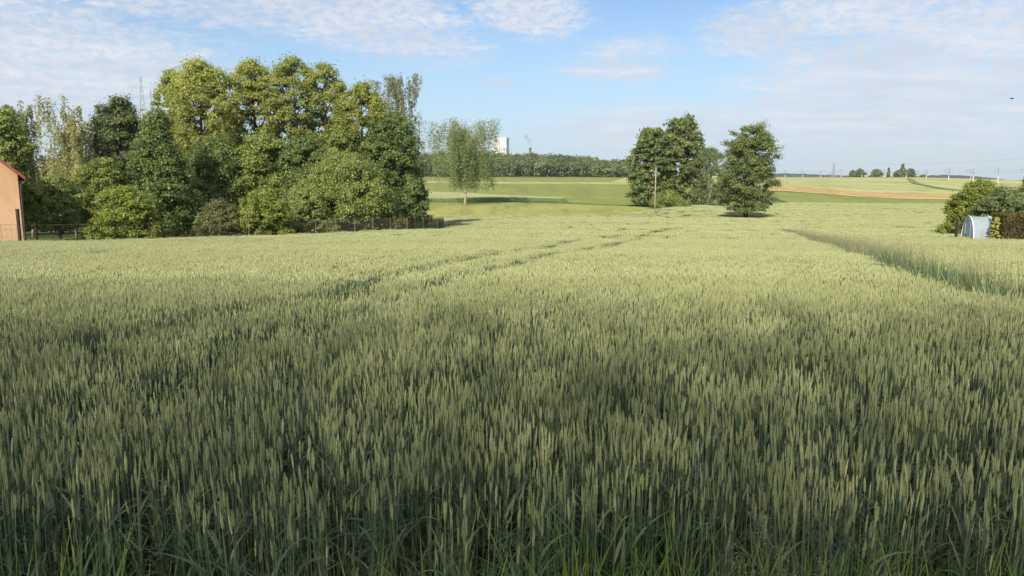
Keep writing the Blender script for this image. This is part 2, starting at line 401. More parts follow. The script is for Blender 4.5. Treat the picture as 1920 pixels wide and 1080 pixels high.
tag(link('ground', npmesh('ground', V, np.stack([b, b+1, b+nc+1, b+nc], -1), gm, 4, smooth=True)), kind='structure')

def sheet(name, corners, hgt, mat, nx=40, ny=30, kind='structure', wob=0.0):
    # crop or sward of height hgt over a four-sided plot; corners near-left, near-right, far-right, far-left
    A, B, C_, D = [np.array(c_, float) for c_ in corners]
    s, t_ = np.meshgrid(np.linspace(0, 1, nx), np.linspace(0, 1, ny), indexing='xy')
    P = (A*(1-s)[..., None]+B*s[..., None])*(1-t_)[..., None]+(D*(1-s)[..., None]+C_*s[..., None])*t_[..., None]
    X, Y = P[..., 0].copy(), P[..., 1].copy()
    if wob: Y = Y+wob*(fbm(X, Y, 30)-.5)*2
    Z = H(X, Y)+hgt
    if hgt > .1: Z = Z+(vnoise(X, Y, 3)-.5)*.1
    V = np.stack([X, Y, Z], -1).reshape(-1, 3)
    i, j = np.meshgrid(np.arange(ny-1), np.arange(nx-1), indexing='ij'); b = (i*nx+j)
    Fc = [np.stack([b, b+1, b+nx+1, b+nx], -1).reshape(-1, 4)]
    edge = np.concatenate([np.arange(nx), np.arange(1, ny)*nx+nx-1, (ny-1)*nx+np.arange(nx-2, -1, -1), np.arange(ny-2, 0, -1)*nx])
    low = V[edge].copy(); low[:, 2] -= hgt+.4; k = len(V); m = len(edge); q = np.arange(m)
    Fc.append(np.stack([k+q, k+(q+1) % m, edge[(q+1) % m], edge[q]], -1))
    me = npmesh(name, np.concatenate([V, low]), np.concatenate(Fc), [mat, M['cropside']], 4, smooth=False)
    mi = np.zeros(len(me.polygons), np.int32); mi[-m:] = 1; me.polygons.foreach_set('material_index', mi)
    o = link(name, me); tag(o, kind=kind); return o
def cropmat(name, c1, c2, c3=None, fine=3.0, coarse=.05, rowdir=None, rowf=.25, rowamt=.25, bump=.6):
    m, t, out = newmat(name); g = t.nodes.new('ShaderNodeNewGeometry'); P = g.outputs['Position']
    n = noise(P, fine, 5, .7, tree=t); n2 = noise(P, coarse, 5, .6, .4, tree=t)
    c = mixc(mrange(n, .3, .7, tree=t), c1, c2, tree=t)
    if c3: c = mixc(mrange(n2, .42, .62, tree=t), c, c3, tree=t)
    if rowdir is not None:
        mp = t.nodes.new('ShaderNodeMapping'); mp.inputs['Rotation'].default_value = (0, 0, rowdir); mp.inputs['Scale'].default_value = (rowf, rowf*.04, 1)
        t.links.new(P, mp.inputs[0]); r = noise(mp.outputs[0], 1.0, 4, .7, tree=t)
        c = mixc(mrange(r, .46, .66, 0, min(.6, rowamt*1.7), tree=t), c, tuple(x*.55 for x in c1), tree=t)
    p = prin(t, c, .85, .15)
    bp = t.nodes.new('ShaderNodeBump'); bp.inputs['Strength'].default_value = bump; bp.inputs['Distance'].default_value = .3
    t.links.new(n, bp.inputs['Height']); t.links.new(bp.outputs[0], p.inputs['Normal'])
    t.links.new(p.outputs[0], out.inputs[0]); return m
def G(px, Y): return (uat(px)*Y, Y)
CM_mead = cropmat('meadow', (.25, .265, .075), (.33, .32, .10), (.23, .265, .075), 1.2, .06, 1.5, .3, .3)
CM_green = cropmat('green_crop', (.17, .20, .05), (.235, .26, .07), (.19, .225, .06), 1.5, .03, 1.5, .12, .2)
CM_pale = cropmat('pale_crop', (.32, .32, .12), (.40, .39, .16), (.30, .31, .11), 1.5, .02, 1.3, .1, .2)
CM_wht = cropmat('wheat_far', (.27, .30, .14), (.37, .39, .19), (.31, .34, .16), 1.2, .05, 1.2, .15, .15)
CM_yel = cropmat('yellow_crop', (.34, .35, .14), (.41, .41, .18), (.31, .33, .14), 1.5, .012, 1.6, .05, .3)
CM_or = cropmat('ripe_crop', (.38, .25, .10), (.47, .34, .15), (.42, .30, .12), 1.5, .03, 1.6, .1, .3)
CM_lawn = cropmat('lawn', (.12, .18, .03), (.19, .25, .045), None, 6, .1)
CM_track = cropmat('verge', (.13, .155, .05), (.19, .21, .07), None, 2, .1)
# centre slope, between the fenced garden and the wood
sheet('meadow', [(-60, 122), (18, 124), (48, 160), (-60, 172)], .25, CM_mead, 60, 20, wob=2)
sheet('meadow_far', [(19, 127), (41, 166), (62, 215), (44, 205)], .22, CM_track, 30, 30, wob=2)
sheet('meadow_bank', [(12, 171), (50, 163), (74, 206), (12, 206)], .2, CM_green, 40, 30, wob=1)
sheet('wheat_patch', [(-70, 176), (12.5, 173), (12.8, 181), (-70, 300)], .95, CM_wht, 60, 40)
sheet('green_field', [(-130, 203), (72, 203), (110, 420), (-130, 430)], .3, CM_green, 60, 40, wob=3)
sheet('pale_strip', [(-150, 440), (60, 395), (110, 425), (-150, 505)], .5, CM_pale, 60, 20, wob=2)
sheet('green_strip', [(-200, 512), (120, 430), (190, 560), (-200, 575)], .4, CM_green, 60, 20, wob=2)
sheet('pale_crop', [(60, 455), (115, 432), (200, 585), (90, 590)], .5, CM_pale, 40, 20, wob=2)
# right slope
sheet('green_stripe', [(76, 203), (132, 205), (171, 262), (84, 266)], .3, CM_green, 40, 12, wob=1)
sheet('ripe_stripe', [(84, 268), (164, 250), (260, 310), (112, 335)], .6, CM_or, 60, 16, wob=1)
sheet('yellow_field', [(112, 337), (262, 312), (420, 640), (190, 800)], .5, CM_yel, 70, 60)
# grassy track climbing the yellow field
trk = [(1800, 372), (1760, 400), (1715, 480), (1700, 590)]
V = []; 
for a in range(40):
    q = a/39*(len(trk)-1); k = min(len(trk)-2, int(q)); f = q-k
    px = trk[k][0]*(1-f)+trk[k+1][0]*f; Yd = trk[k][1]*(1-f)+trk[k+1][1]*f
    for s in (-2.2, 2.2): X = uat(px)*Yd+s; V.append((X, Yd, h(X, Yd)+.78))
V = np.array(V); b = np.arange(39)*2
tag(link('track', npmesh('track', V, np.stack([b, b+1, b+3, b+2], -1), CM_track, 4)), kind='structure')

# garden lawn behind the fence
FENCE = [(-36, 40.5), (-25.6, 45.5), (-17.1, 59), (-9.4, 67), (-6.9, 75)]
sheet('lawn', [(-44, 42.5), (-26, 47.2), (-18, 62), (-44, 62)], .06, CM_lawn, 30, 30)
sheet('garden_ground', [(29, 46.5), (62, 45.5), (80, 82), (48, 82)], .05, CM_track, 20, 20)

# ================================================================== WOOD ON THE SKYLINE
fm = leafmat('leaf_wood', (.034, .062, .024), (.115, .155, .055), trans=.15, top=(.15, .175, .06))
Ps = []; Ns = []; Ts = []; Ys_ = []; mb = MB()
for r_ in range(5):
    Yr = 600+r_*26
    px = 640
    while px < 1196:
        px += random.uniform(5, 10)
        Yt = Yr+random.uniform(-9, 9); x = uat(px)*Yt; zb = h(x, Yt)
        k = np.interp(px, [640, 900, 1000, 1100, 1150, 1200], [283, 284, 286, 293, 300, 309])+random.gauss(0, 2.2)
        k += (4-r_)*3.2
        zt = zat(k, Yt); Ht = zt-zb; rd = random.uniform(4, 6.5); nl = 420
        if Ht < 5: continue
        d = rng.normal(size=(nl, 3)); d /= np.linalg.norm(d, axis=1, keepdims=True); d[:, 2] = np.abs(d[:, 2])*1.0-.25*rng.random(nl)
        cl = rng.integers(0, 8, nl); co = rng.normal(size=(8, 3))*np.array([.45, .45, .3])
        P = np.stack([x+rd*(d[:, 0]*.62+co[cl, 0]), Yt+rd*(d[:, 1]*.62+co[cl, 1]), zb+Ht*.58+(Ht*.42)*(d[:, 2]*.8+co[cl, 2]*.5)], 1)
        P[:, 2] -= np.where(rng.random(nl) < .4, rng.random(nl)*Ht*.55, 0)
        P[:, 2] = np.minimum(P[:, 2], zt+.5)
        Ps.append(P); Ns.append(d+rng.normal(size=(nl, 3))*.45); Ts.append(np.clip(random.random()*.7+.3*rng.random(nl), 0, 1)); Ys_.append(np.full(nl, random.random()**2*.8))
P = np.concatenate(Ps)
V = leaves(P, np.concatenate(Ns), .75)
tag(link('distant_wood', crown_mesh('distant_wood', V, np.concatenate(Ts), np.concatenate(Ys_), fm)), 'long dark green wood along the crest of the middle slope', 'wood', kind='stuff')

# distant wooded ridges at the horizon
rm = solid('ridge', (.030, .045, .040), (.045, .060, .050), .02, .9, .1)
for nm, (pa, pb), Yr, tops in (('hills', (1180, 1640), 2600, [(1180, 330), (1400, 326), (1470, 325), (1560, 328), (1640, 332)]), ('hills', (1600, 1900), 2300, [(1600, 333), (1690, 331), (1760, 328), (1800, 329), (1850, 333), (1900, 340)])):
    mb = MB(); n = 120; V = []
    for a in range(n):
        px = pa+(pb-pa)*a/(n-1); tp = np.interp(px, [q[0] for q in tops], [q[1] for q in tops])+random.gauss(0, .35)
        x = uat(px)*Yr; zt = zat(tp, Yr)
        V += [(x, Yr-200, -12), (x, Yr-30+random.gauss(0, 10), zt-2.5), (x, Yr+random.gauss(0, 10), zt), (x*1.1, Yr+500, -12)]
    Fc = [(4*a+k, 4*a+4+k, 4*a+5+k, 4*a+1+k) for a in range(n-1) for k in range(3)]
    mb.add(V, Fc); tag(mb.build(nm, rm), kind='structure')

# ================================================================== INSTANCED CROP (one stuff object per crop)
def proto_collection(name, meshes):
    c = bpy.data.collections.new(name)
    for k, me in enumerate(meshes):
        o = bpy.data.objects.new(f'{name}_{k:02d}', me); c.objects.link(o)
    return c
def scatter(name, P, idx, rot, scl, tint, coll, label, cat):
    me = npmesh(name, P, np.zeros(0, int), None, 3, {'idx': ('INT', 'POINT', idx.astype(np.int32)), 'rot': ('FLOAT_VECTOR', 'POINT', rot.astype(np.float32)),
        'scl': ('FLOAT_VECTOR', 'POINT', scl.astype(np.float32)), 'tint': ('FLOAT', 'POINT', tint.astype(np.float32))})
    o = link(name, me); tag(o, label, cat, kind='stuff')
    ng = bpy.data.node_groups.new(name, 'GeometryNodeTree')
    ng.interface.new_socket('Geometry', in_out='INPUT', socket_type='NodeSocketGeometry')
    ng.interface.new_socket('Geometry', in_out='OUTPUT', socket_type='NodeSocketGeometry')
    gi = ng.nodes.new('NodeGroupInput'); go = ng.nodes.new('NodeGroupOutput')
    ip = ng.nodes.new('GeometryNodeInstanceOnPoints'); ci = ng.nodes.new('GeometryNodeCollectionInfo')
    ci.inputs['Collection'].default_value = coll; ci.inputs['Separate Children'].default_value = True; ci.inputs['Reset Children'].default_value = True
    def na(nm, ty):
        q = ng.nodes.new('GeometryNodeInputNamedAttribute'); q.data_type = ty; q.inputs['Name'].default_value = nm; return q.outputs['Attribute']
    lk = ng.links.new
    lk(gi.outputs[0], ip.inputs['Points']); lk(ci.outputs[0], ip.inputs['Instance']); ip.inputs['Pick Instance'].default_value = True
    lk(na('idx', 'INT'), ip.inputs['Instance Index']); lk(na('scl', 'FLOAT_VECTOR'), ip.inputs['Scale'])
    er = ng.nodes.new('FunctionNodeEulerToRotation'); lk(na('rot', 'FLOAT_VECTOR'), er.inputs[0]); lk(er.outputs[0], ip.inputs['Rotation'])
    lk(ip.outputs[0], go.inputs[0])
    md = o.modifiers.new('scatter', 'NODES'); md.node_group = ng
    return o
def plantmat(name, ca, cb, trans=.2, rough=.5, spec=.35, ct=None, pos=.0):
    # ca..cb: plant to plant (attribute t) ; ct: patches of the field (instance attribute tint)
    m, t, out = newmat(name)
    a = t.nodes.new('ShaderNodeAttribute'); a.attribute_name = 't'
    c = mixc(a.outputs['Fac'], ca, cb, tree=t)
    if ct:
        b = t.nodes.new('ShaderNodeAttribute'); b.attribute_name = 'tint'; b.attribute_type = 'INSTANCER'
        c = mixc(b.outputs['Fac'], c, ct, tree=t)
    p = prin(t, c, rough, spec); tr = t.nodes.new('ShaderNodeBsdfTranslucent'); t.links.new(c, tr.inputs[0])
    mx = t.nodes.new('ShaderNodeMixShader'); mx.inputs[0].default_value = trans
    t.links.new(p.outputs[0], mx.inputs[1]); t.links.new(tr.outputs[0], mx.inputs[2]); t.links.new(mx.outputs[0], out.inputs[0]); return m
MW_ear = plantmat('wheat_ear', (.155, .200, .088), (.475, .485, .24), .15, .6, .25, (.34, .36, .175))
MW_leaf = plantmat('wheat_leaf', (.055, .086, .042), (.14, .185, .095), .25, .45, .4, (.15, .19, .07))
MW_stem = plantmat('wheat_stem', (.075, .115, .068), (.15, .20, .11), .1, .5, .3, (.15, .19, .08))
MW = [MW_ear, MW_leaf, MW_stem]
class Plant:
    def __init__(s): s.v = []; s.f = []; s.mi = []; s.t = []; s.n = 0
    def add(s, V, Fc, mi, tt):
        V = np.asarray(V, float).reshape(-1, 3); Fc = np.asarray(Fc, int)
        s.v.append(V); s.f += [tuple(q+s.n) for q in Fc]; s.mi += [mi]*len(Fc); s.t += [tt]*len(Fc); s.n += len(V)
    def mesh(s, name, mats, smooth=False):
        me = bpy.data.meshes.new(name); me.from_pydata(np.concatenate(s.v).tolist(), [], [tuple(int(x) for x in f) for f in s.f]); me.update()
        for m in mats: me.materials.append(m)
        me.polygons.foreach_set('material_index', np.array(s.mi, np.int32))
        me.polygons.foreach_set('use_smooth', np.full(len(s.mi), smooth))
        a = me.attributes.new('t', 'FLOAT', 'FACE'); a.data.foreach_set('value', np.array(s.t, np.float32)); return me
    def blade(s, p, yaw, ln, w, up, droop, mi, tt, seg=5, twist=.0):
        d = np.array([math.cos(yaw), math.sin(yaw), 0]); sd_ = np.array([-math.sin(yaw+twist), math.cos(yaw+twist), 0])
        V = []; q = np.array(p, float); ang = up
        for k in range(seg+1):
            f = k/seg; ww = w*.5*(1-f**2.2)*(1 if k else .6)+.0003
            V += [q-sd_*ww, q+sd_*ww]
            q = q+(d*math.cos(ang)+np.array([0, 0, math.sin(ang)]))*ln/seg; ang -= droop/seg
        s.add(V, [(2*k, 2*k+1, 2*k+3, 2*k+2) for k in range(seg)], mi, tt)
    def stick(s, a, b, r, mi, tt, n=3):
        a = np.array(a, float); b = np.array(b, float); V = []
        for p_, rr in ((a, r), (b, r*.8)):
            for k in range(n): V.append(p_+np.array([math.cos(2*math.pi*k/n), math.sin(2*math.pi*k/n), 0])*rr)
        s.add(V, [(k, (k+1) % n, n+(k+1) % n, n+k) for k in range(n)], mi, tt)
OCT = np.array([[1, 0, 0], [0, 1, 0], [-1, 0, 0], [0, -1, 0]])
def ear_hi(pl, p, ax, yaw, ln, w, tt):
    # two ranks of overlapping spikelets up a leaning rachis
    ax = ax/np.linalg.norm(ax); sx_ = np.cross(ax, [math.sin(yaw), -math.cos(yaw), .01]); sx_ /= np.linalg.norm(sx_); sy_ = np.cross(ax, sx_)
    n = 9
    pl.stick(p, p+ax*ln*.9, w*.18, 0, tt*.6)
    for k in range(n):
        for sgn in (-1, 1):
            f = (k+(.25 if sgn > 0 else -.25)+.5)/n; env = (math.sin(math.pi*min(1, f*.82+.17)))**.6
            c = p+ax*ln*f+sx_*sgn*w*.34*env
            dirn = ax+sx_*sgn*.24; dirn /= np.linalg.norm(dirn)
            ll = ln*.105; ww = w*.30*env; q2 = np.cross(dirn, sy_)
            V = [c-dirn*ll*.6, c+q2*ww*.9, c+sy_*ww*1.15, c-q2*ww*.9, c-sy_*ww*1.15, c+dirn*ll*1.15]
            pl.add(V, [(0, 2, 1), (0, 3, 2), (0, 4, 3), (0, 1, 4), (5, 1, 2), (5, 2, 3), (5, 3, 4), (5, 4, 1)], 0, min(1, max(0, -.02+.30*tt+.32*f+.50*random.random())))
def ear_lo(pl, p, ax, ln, w, tt, n=4, rings=((.0, .35), (.3, .62), (.7, .5), (1.0, .12))):
    ax = ax/np.linalg.norm(ax); a = np.cross(ax, [1, .2, 0]); a /= np.linalg.norm(a); b = np.cross(ax, a); V = []; ph = random.random()*3
    for f, r in rings:
        for k in range(n):
            q = ph+2*math.pi*k/n; rr = w*r*(.8+.4*random.random()); V.append(p+ax*ln*f+(a*math.cos(q)+b*math.sin(q))*rr)
    m = len(rings)
    for i_ in range(m-1):
        pl.add(V if i_ == 0 else [], [], 0, 0)
    base = pl.n-len(V)
    for i_ in range(m-1):
        tq = min(1, max(0, tt*.5+.15+.35*i_/(m-1)+random.uniform(-.15, .15)))
        for k in range(n):
            pl.f.append((base+i_*n+k, base+i_*n+(k+1) % n, base+(i_+1)*n+(k+1) % n, base+(i_+1)*n+k)); pl.mi.append(0); pl.t.append(tq)
def clump(kind, seed):
    random.seed(seed); pl = Plant()
    n, rad = {'hi': (12, .11), 'mid': (38, .25), 'far': (150, .62)}[kind]
    for k in range(n):
        a = random.random()*6.28; r = rad*math.sqrt(random.random())
        x, y = r*math.cos(a), r*math.sin(a); hh = random.gauss(.835, .034)
        if random.random() < .12: hh -= random.uniform(.06, .2)
        ln = random.uniform(.054, .079); lx, ly = random.gauss(0, .018), random.gauss(0, .018)
        top = np.array([x+lx, y+ly, hh-ln]); tt = random.random()
        ax = np.array([lx*1.6+random.gauss(0, .06), ly*1.6+random.gauss(0, .06), 1])
        if kind == 'hi':
            mid = np.array([x+lx*.4, y+ly*.4, .42])
            pl.stick((x, y, 0), mid, .0022, 2, tt); pl.stick(mid, top, .0018, 2, tt)
            ear_hi(pl, top, ax, random.random()*6.28, ln, .0075, tt)
            for j in range(3):
                if random.random() < (.8, .9, .8)[j]:
                    z = (.58, .44, .27)[j]+random.uniform(-.07, .06); yw = random.random()*6.28
                    pl.blade((x+lx*z, y+ly*z, z), yw, random.uniform(.14, .23), random.uniform(.008, .013), random.uniform(.75, 1.4), random.uniform(.2, 1.9), 1, random.random(), 6, random.gauss(0, .5))
        elif kind == 'mid':
            pl.stick((x+lx*.5, y+ly*.5, .3), top, .0025, 2, tt)
            ear_lo(pl, top, ax, ln, .0086, tt)
            if random.random() < .8:
                pl.blade((x, y, .6+random.uniform(-.08, .06)), random.random()*6.28, random.uniform(.15, .26), .017, random.uniform(.7, 1.35), random.uniform(.3, 1.7), 1, random.random(), 3)
        else:
            ear_lo(pl, top, ax, ln*1.15, .019, tt, 3, ((0, .4), (.5, .62), (1, .1)))
            if random.random() < .3:
                pl.blade((x, y, .62), random.random()*6.28, .22, .03, random.uniform(.6, 1.3), 1., 1, random.random(), 2)
    return pl.mesh('wheat_'+kind, MW)
NV = {'hi': 14, 'mid': 10, 'far': 8}
protos = [clump('hi', 100+k) for k in range(NV['hi'])]+[clump('mid', 200+k) for k in range(NV['mid'])]+[clump('far', 300+k) for k in range(NV['far'])]
WC = proto_collection('wheat_protos', protos); random.seed(11)
def inpoly(X, Y, poly):
    c = np.zeros(len(X), bool); n = len(poly)
    for k in range(n):
        x1, y1 = poly[k]; x2, y2 = poly[(k+1) % n]
        if y1 == y2: continue
        c ^= ((y1 > Y) != (y2 > Y)) & (X < (x2-x1)*(Y-y1)/(y2-y1)+x1)
    return c
FIELD = [(-60, 2.32), (60, 2.32), (160, 80), (190, 200), (74, 200), (40, 165), (17, 127), (-12, 125), (-6.4, 75), (-9.0, 66.3), (-16.9, 58), (-25.6, 44.8), (-36, 39.8), (-60, 36)]
GARDEN = [(28.2, 46), (60, 44.5), (90, 82), (47.5, 82)]
def canopy(px, py, hh=.82):
    v = slope(py); u = uat(px, py)
    lo, hi = 1.0, 250.0
    for _ in range(50):
        m = (lo+hi)/2
        if EYE-v*m > h(u*m, m)+hh: lo = m
        else: hi = m
    return (u*lo, lo)
STRIP_F = [canopy(*q) for q in ((1452, 428), (1500, 441), (1560, 459), (1600, 474), (1660, 497), (1700, 514), (1760, 531), (1850, 548), (1990, 566))]
STRIP_B = [canopy(*q) for q in ((1990, 550), (1850, 516), (1760, 495), (1700, 482), (1640, 465), (1560, 446), (1500, 434), (1462, 426))]
STRIP = STRIP_F+STRIP_B
TRAMS = [[canopy(*q) for q in s] for s in (
    [(1262, 427), (1100, 447), (930, 472), (800, 495), (700, 519), (600, 543), (450, 566), (340, 582), (190, 606), (40, 640)],
    [(1240, 430), (1000, 480), (880, 510), (740, 545), (610, 585), (420, 618), (330, 690), (250, 735)],
    [(150, 474), (320, 462), (470, 452), (640, 441)])]
TRAMS += [[canopy(*q) for q in s] for s in ([(1130, 404), (1230, 401), (1330, 395)], [(1180, 415), (1290, 403)], [(1490, 409), (1640, 407), (1790, 407)], [(1370, 427), (1600, 427)], [(1650, 428), (1800, 426)],
    [(1450, 398), (1478, 407)], [(1540, 428), (1565, 435)], [(1575, 427), (1604, 436)], [(1640, 387), (1720, 397)])]
def linedist(X, Y, line):
    d = np.full(len(X), 1e9)
    for (x1, y1), (x2, y2) in zip(line[:-1], line[1:]):
        L2 = (x2-x1)**2+(y2-y1)**2; t_ = np.clip(((X-x1)*(x2-x1)+(Y-y1)*(y2-y1))/L2, 0, 1)
        d = np.minimum(d, np.hypot(X-x1-t_*(x2-x1), Y-y1-t_*(y2-y1)))
    return d
PX, IX, RX, SX, TX = [], [], [], [], []
for kind, y0, y1, dens_, off in (('hi', 2.32, 12, 61, 0), ('mid', 12, 50, 17, NV['hi']), ('far', 50, 201, 1.5, NV['hi']+NV['mid'])):
    wide = lambda y: .80*y+2.0
    A = 2*wide(y1)*(y1-y0); n = int(A*dens_)
    X = rng.uniform(-wide(y1), wide(y1), n); Y = rng.uniform(y0, y1, n)
    ok = (np.abs(X) < wide(Y)) & inpoly(X, Y, FIELD) & ~inpoly(X, Y, GARDEN) & ~inpoly(X, Y, STRIP)
    X, Y = X[ok], Y[ok]
    n = len(X); hs = np.ones(n)
    wn = np.clip(.10+.015*Y, .10, .55)+.3*(Y > 100)
    wob = .35*(fbm(X, Y, 2.2)-.5)
    keep = np.ones(n, bool)
    for k, ln in enumerate(TRAMS):
        dd = linedist(X, Y, ln)+wob*(.3 if k < 3 else .2); g_ = vnoise(X+k*9, Y, 3.0)
        wk = wn*(.55+.75*g_) if k < 2 else wn*.55
        keep &= ~((dd < wk) & (rng.random(n) < .93))
        hs *= 1-.06*np.exp(-(dd/(wk+.35))**2)
    # thin, lodged or short patches
    pt = fbm(X*1.0, Y*.8, 1.5); thin = np.clip((pt-.72)*5, 0, 1)*(kind != 'far')
    keep &= rng.random(n) > thin*.7
    hs *= 1-.10*thin
    for (hx, hy), rx, ry in ((canopy(320, 700), .30, .07), (canopy(1240, 560), .3, .12), (canopy(205, 607), .25, .1), (canopy(1820, 705), .2, .08)):
        q = ((X-hx)/rx)**2+((Y-hy)/ry)**2+(fbm(X, Y, .35)-.5)*1.6
        keep &= ~((q < 1) & (rng.random(n) < .8)); hs = np.where(q < 1.6, hs*.95, hs)
    # front edge a little ragged
    keep &= ~((Y < 2.32+.3*fbm(X, Y*0, .5)) & (rng.random(n) < .75))
    X, Y, hs = X[keep], Y[keep], hs[keep]; n = len(X)
    hs = hs*(.97+.05*(fbm(X, Y, 4.0)-.5)*2)*(1+.03*rng.normal(size=n))
    PX.append(np.stack([X, Y, H(X, Y)], 1)); IX.append(rng.integers(0, NV[kind], n)+off)
    tl = .022
    RX.append(np.stack([rng.normal(size=n)*tl, rng.normal(size=n)*tl, rng.random(n)*6.28], 1))
    w = 1+.1*rng.normal(size=n); SX.append(np.stack([w, w, hs], 1))
    TX.append(np.clip((fbm(X, Y, 7)-.35)*1.6, 0, 1)*.32*np.clip((Y-2)/6, .25, 1)*np.where(Y > 95, np.clip(1-(Y-95)/30, .1, 1), 1))
PX, IX, RX, SX, TX = (np.concatenate(q) for q in (PX, IX, RX, SX, TX))
print('wheat clumps', len(PX))
scatter('wheat_crop', PX, IX, RX, SX, TX, WC, 'green ripening wheat covering the whole foreground field', 'wheat')
# understorey of leaves and stems closing the crop beyond 45 m
um = cropmat('wheat_understorey', (.10, .13, .05), (.17, .20, .08), None, 3, .1)
def polysheet(name, poly, hgt, mat, step, ymin):
    xs = np.arange(-60, 190, step); ysn = np.arange(ymin, 202, step); Xg, Yg = np.meshgrid(xs, ysn, indexing='ij')
    Xc, Yc = (Xg+step/2).ravel(), (Yg+step/2).ravel()
    ok = inpoly(Xc, Yc, poly) & ~inpoly(Xc, Yc, [(27.6, 45), (61, 43.5), (91, 83), (46.5, 83)]) & ~inpoly(Xc, Yc, STRIP)
    i, j = np.meshgrid(np.arange(len(xs)), np.arange(len(ysn)), indexing='ij'); nn_ = len(ysn); b = (i*nn_+j).ravel()[ok]
    lim = ((i < len(xs)-1) & (j < nn_-1)).ravel()[ok]; b = b[lim]
    Vg = np.stack([Xg, Yg, H(Xg, Yg)+hgt], -1).reshape(-1, 3)
    used, inv = np.unique(np.stack([b, b+nn_, b+nn_+1, b+1], -1), return_inverse=True)
    return link(name, npmesh(name, Vg[used], inv.reshape(-1), mat, 4, smooth=True))
tag(polysheet('wheat_understorey', FIELD, .55, um, 1.0, 52), 'dense lower leaves and stems of the distant part of the wheat', 'wheat', kind='stuff')

# ------------------------------------------------------------------ grasses
MG_bl = plantmat('grass_blade', (.07, .125, .024), (.18, .27, .06), .3, .5, .3, (.17, .25, .045))
MG_dry = plantmat('grass_dry', (.22, .19, .09), (.34, .30, .16), .2, .7, .2)
MG_pan = plantmat('grass_panicle', (.23, .225, .14), (.37, .35, .24), .2, .7, .2)
MG_bg = plantmat('reed_blade', (.09, .14, .075), (.20, .26, .14), .3, .5, .3, (.12, .2, .04))
def grass_clump(seed, n, rad, hmin, hmax, w, dry=.08, mi=0):
    random.seed(seed); pl = Plant()
    for k in range(n):
        a = random.random()*6.28; r = rad*math.sqrt(random.random()); ln = random.uniform(hmin, hmax)
        pl.blade((r*math.cos(a), r*math.sin(a), 0), random.random()*6.28, ln, w*random.uniform(.6, 1.3), random.uniform(1.15, 1.5), random.choice((random.uniform(.1, .6), random.uniform(.6, 2.0))), 1 if random.random() < dry else mi, random.random(), 7, random.gauss(0, .4))
    return pl
def panicle(pl, x, y, ht, seedtt, spread=.05, ln=.17, dens_=46, lean=None, sw=.55):
    lx, ly = lean or (random.gauss(0, .07), random.gauss(0, .07))
    pts = [np.array([x+lx*q*q, y+ly*q*q, ht*q]) for q in (0, .35, .7, 1)]
    for a, b in zip(pts[:-1], pts[1:]): pl.stick(a, b, .0013, 1, seedtt)
    ax = pts[-1]-pts[-2]; ax /= np.linalg.norm(ax)
    for k in range(dens_):
        q = random.random(); c = pts[-1]-ax*ln*q; a = random.random()*6.28; rr = spread*(.25+.75*math.sin(math.pi*(.12+.8*q)))*random.random()**.5
        e = c+np.array([math.cos(a)*rr, math.sin(a)*rr, rr*random.uniform(-.1, .8)])
        s = random.uniform(.0025, .005); s *= sw; d1 = np.array([math.cos(a), math.sin(a), .6])*s*1.6; d2 = np.array([-math.sin(a), math.cos(a), .2])*s*.7
        pl.add([c, c+d2*.25, e], [(0, 1, 2)], 2, random.random()); pl.add([e-d1, e+d2, e+d1, e-d2], [(0, 1, 2, 3)], 2, random.random())
GM = [MG_bl, MG_dry, MG_pan]; GB = [MG_bg, MG_dry, MG_pan]
gp = [grass_clump(400+k, 34, .10, .35, .72, .0095).mesh('grass', GM) for k in range(8)]          # 0-7 tall verge
gp += [grass_clump(420+k, 60, .16, .12, .35, .006).mesh('grass', GM) for k in range(4)]         # 8-11 short
for k in range(5):                                                                               # 12-16 panicles
    pl = grass_clump(440+k, 8, .06, .4, .7, .005, .2)
    for j in range(6): panicle(pl, random.gauss(0, .06), random.gauss(0, .06), random.uniform(.68, .92), random.random(), .038, .15, 60)
    gp.append(pl.mesh('grass', GM))
for k in range(6):                                                                               # 17-22 strip weeds, grey green, tall
    pl = grass_clump(460+k, 46, .3, .5, 1.1, .014, .12)
    for j in range((0, 1, 5, 0, 1, 3)[k]): panicle(pl, random.gauss(0, .18), random.gauss(0, .18), random.uniform(.95, 1.25), random.random(), .07, .24, 30, sw=1.0)
    gp.append(pl.mesh('grass', GB))
GC = proto_collection('grass_protos', gp); random.seed(13)
def zband(idx0, idxn, X, Y, smin, smax, name, label, cat='grass', tint=None, zs=None):
    n = len(X); s = rng.uniform(smin, smax, n)
    sc_ = np.stack([s, s, s*(zs if zs is not None else 1)], 1)
    return [np.stack([X, Y, H(X, Y)-.01], 1), rng.integers(idx0, idxn, n), np.stack([rng.normal(size=n)*.08, rng.normal(size=n)*.08, rng.random(n)*6.28], 1), sc_, np.full(n, .3) if tint is None else tint]
def join(*bs): return [np.concatenate([b[k] for b in bs]) for k in range(5)]
n = 1000; X = rng.uniform(-3.8, 3.8, n); Y = rng.uniform(1.2, 2.45, n)
g0 = fbm(X+5, Y, .55); dnx = np.clip(np.interp(X, [-2.2, -1.5, -.7, 0, .6, 1.2, 1.5, 2.2], [.45, .75, .25, .75, .8, .45, .5, .6])+.8*(g0-.5), 0, 1)
k_ = rng.random(n) < dnx; X, Y, dn2 = X[k_], Y[k_], dnx[k_]
b1 = zband(0, 8, X, Y, .7, 1.1, '', '', tint=.6*rng.random(len(X)), zs=.92+.40*dn2)
n = 1500; X = rng.uniform(-6, 6, n); Y = rng.uniform(-2, 2.2, n); b2 = zband(8, 12, X, Y, .7, 1.2, '', '')
def around(px, py, nn_, sxx, syy, hh=.8):
    x, y = canopy(px, py, hh); return rng.normal(size=nn_)*sxx+x, rng.normal(size=nn_)*syy+y
Xs, Ys2 = [], []
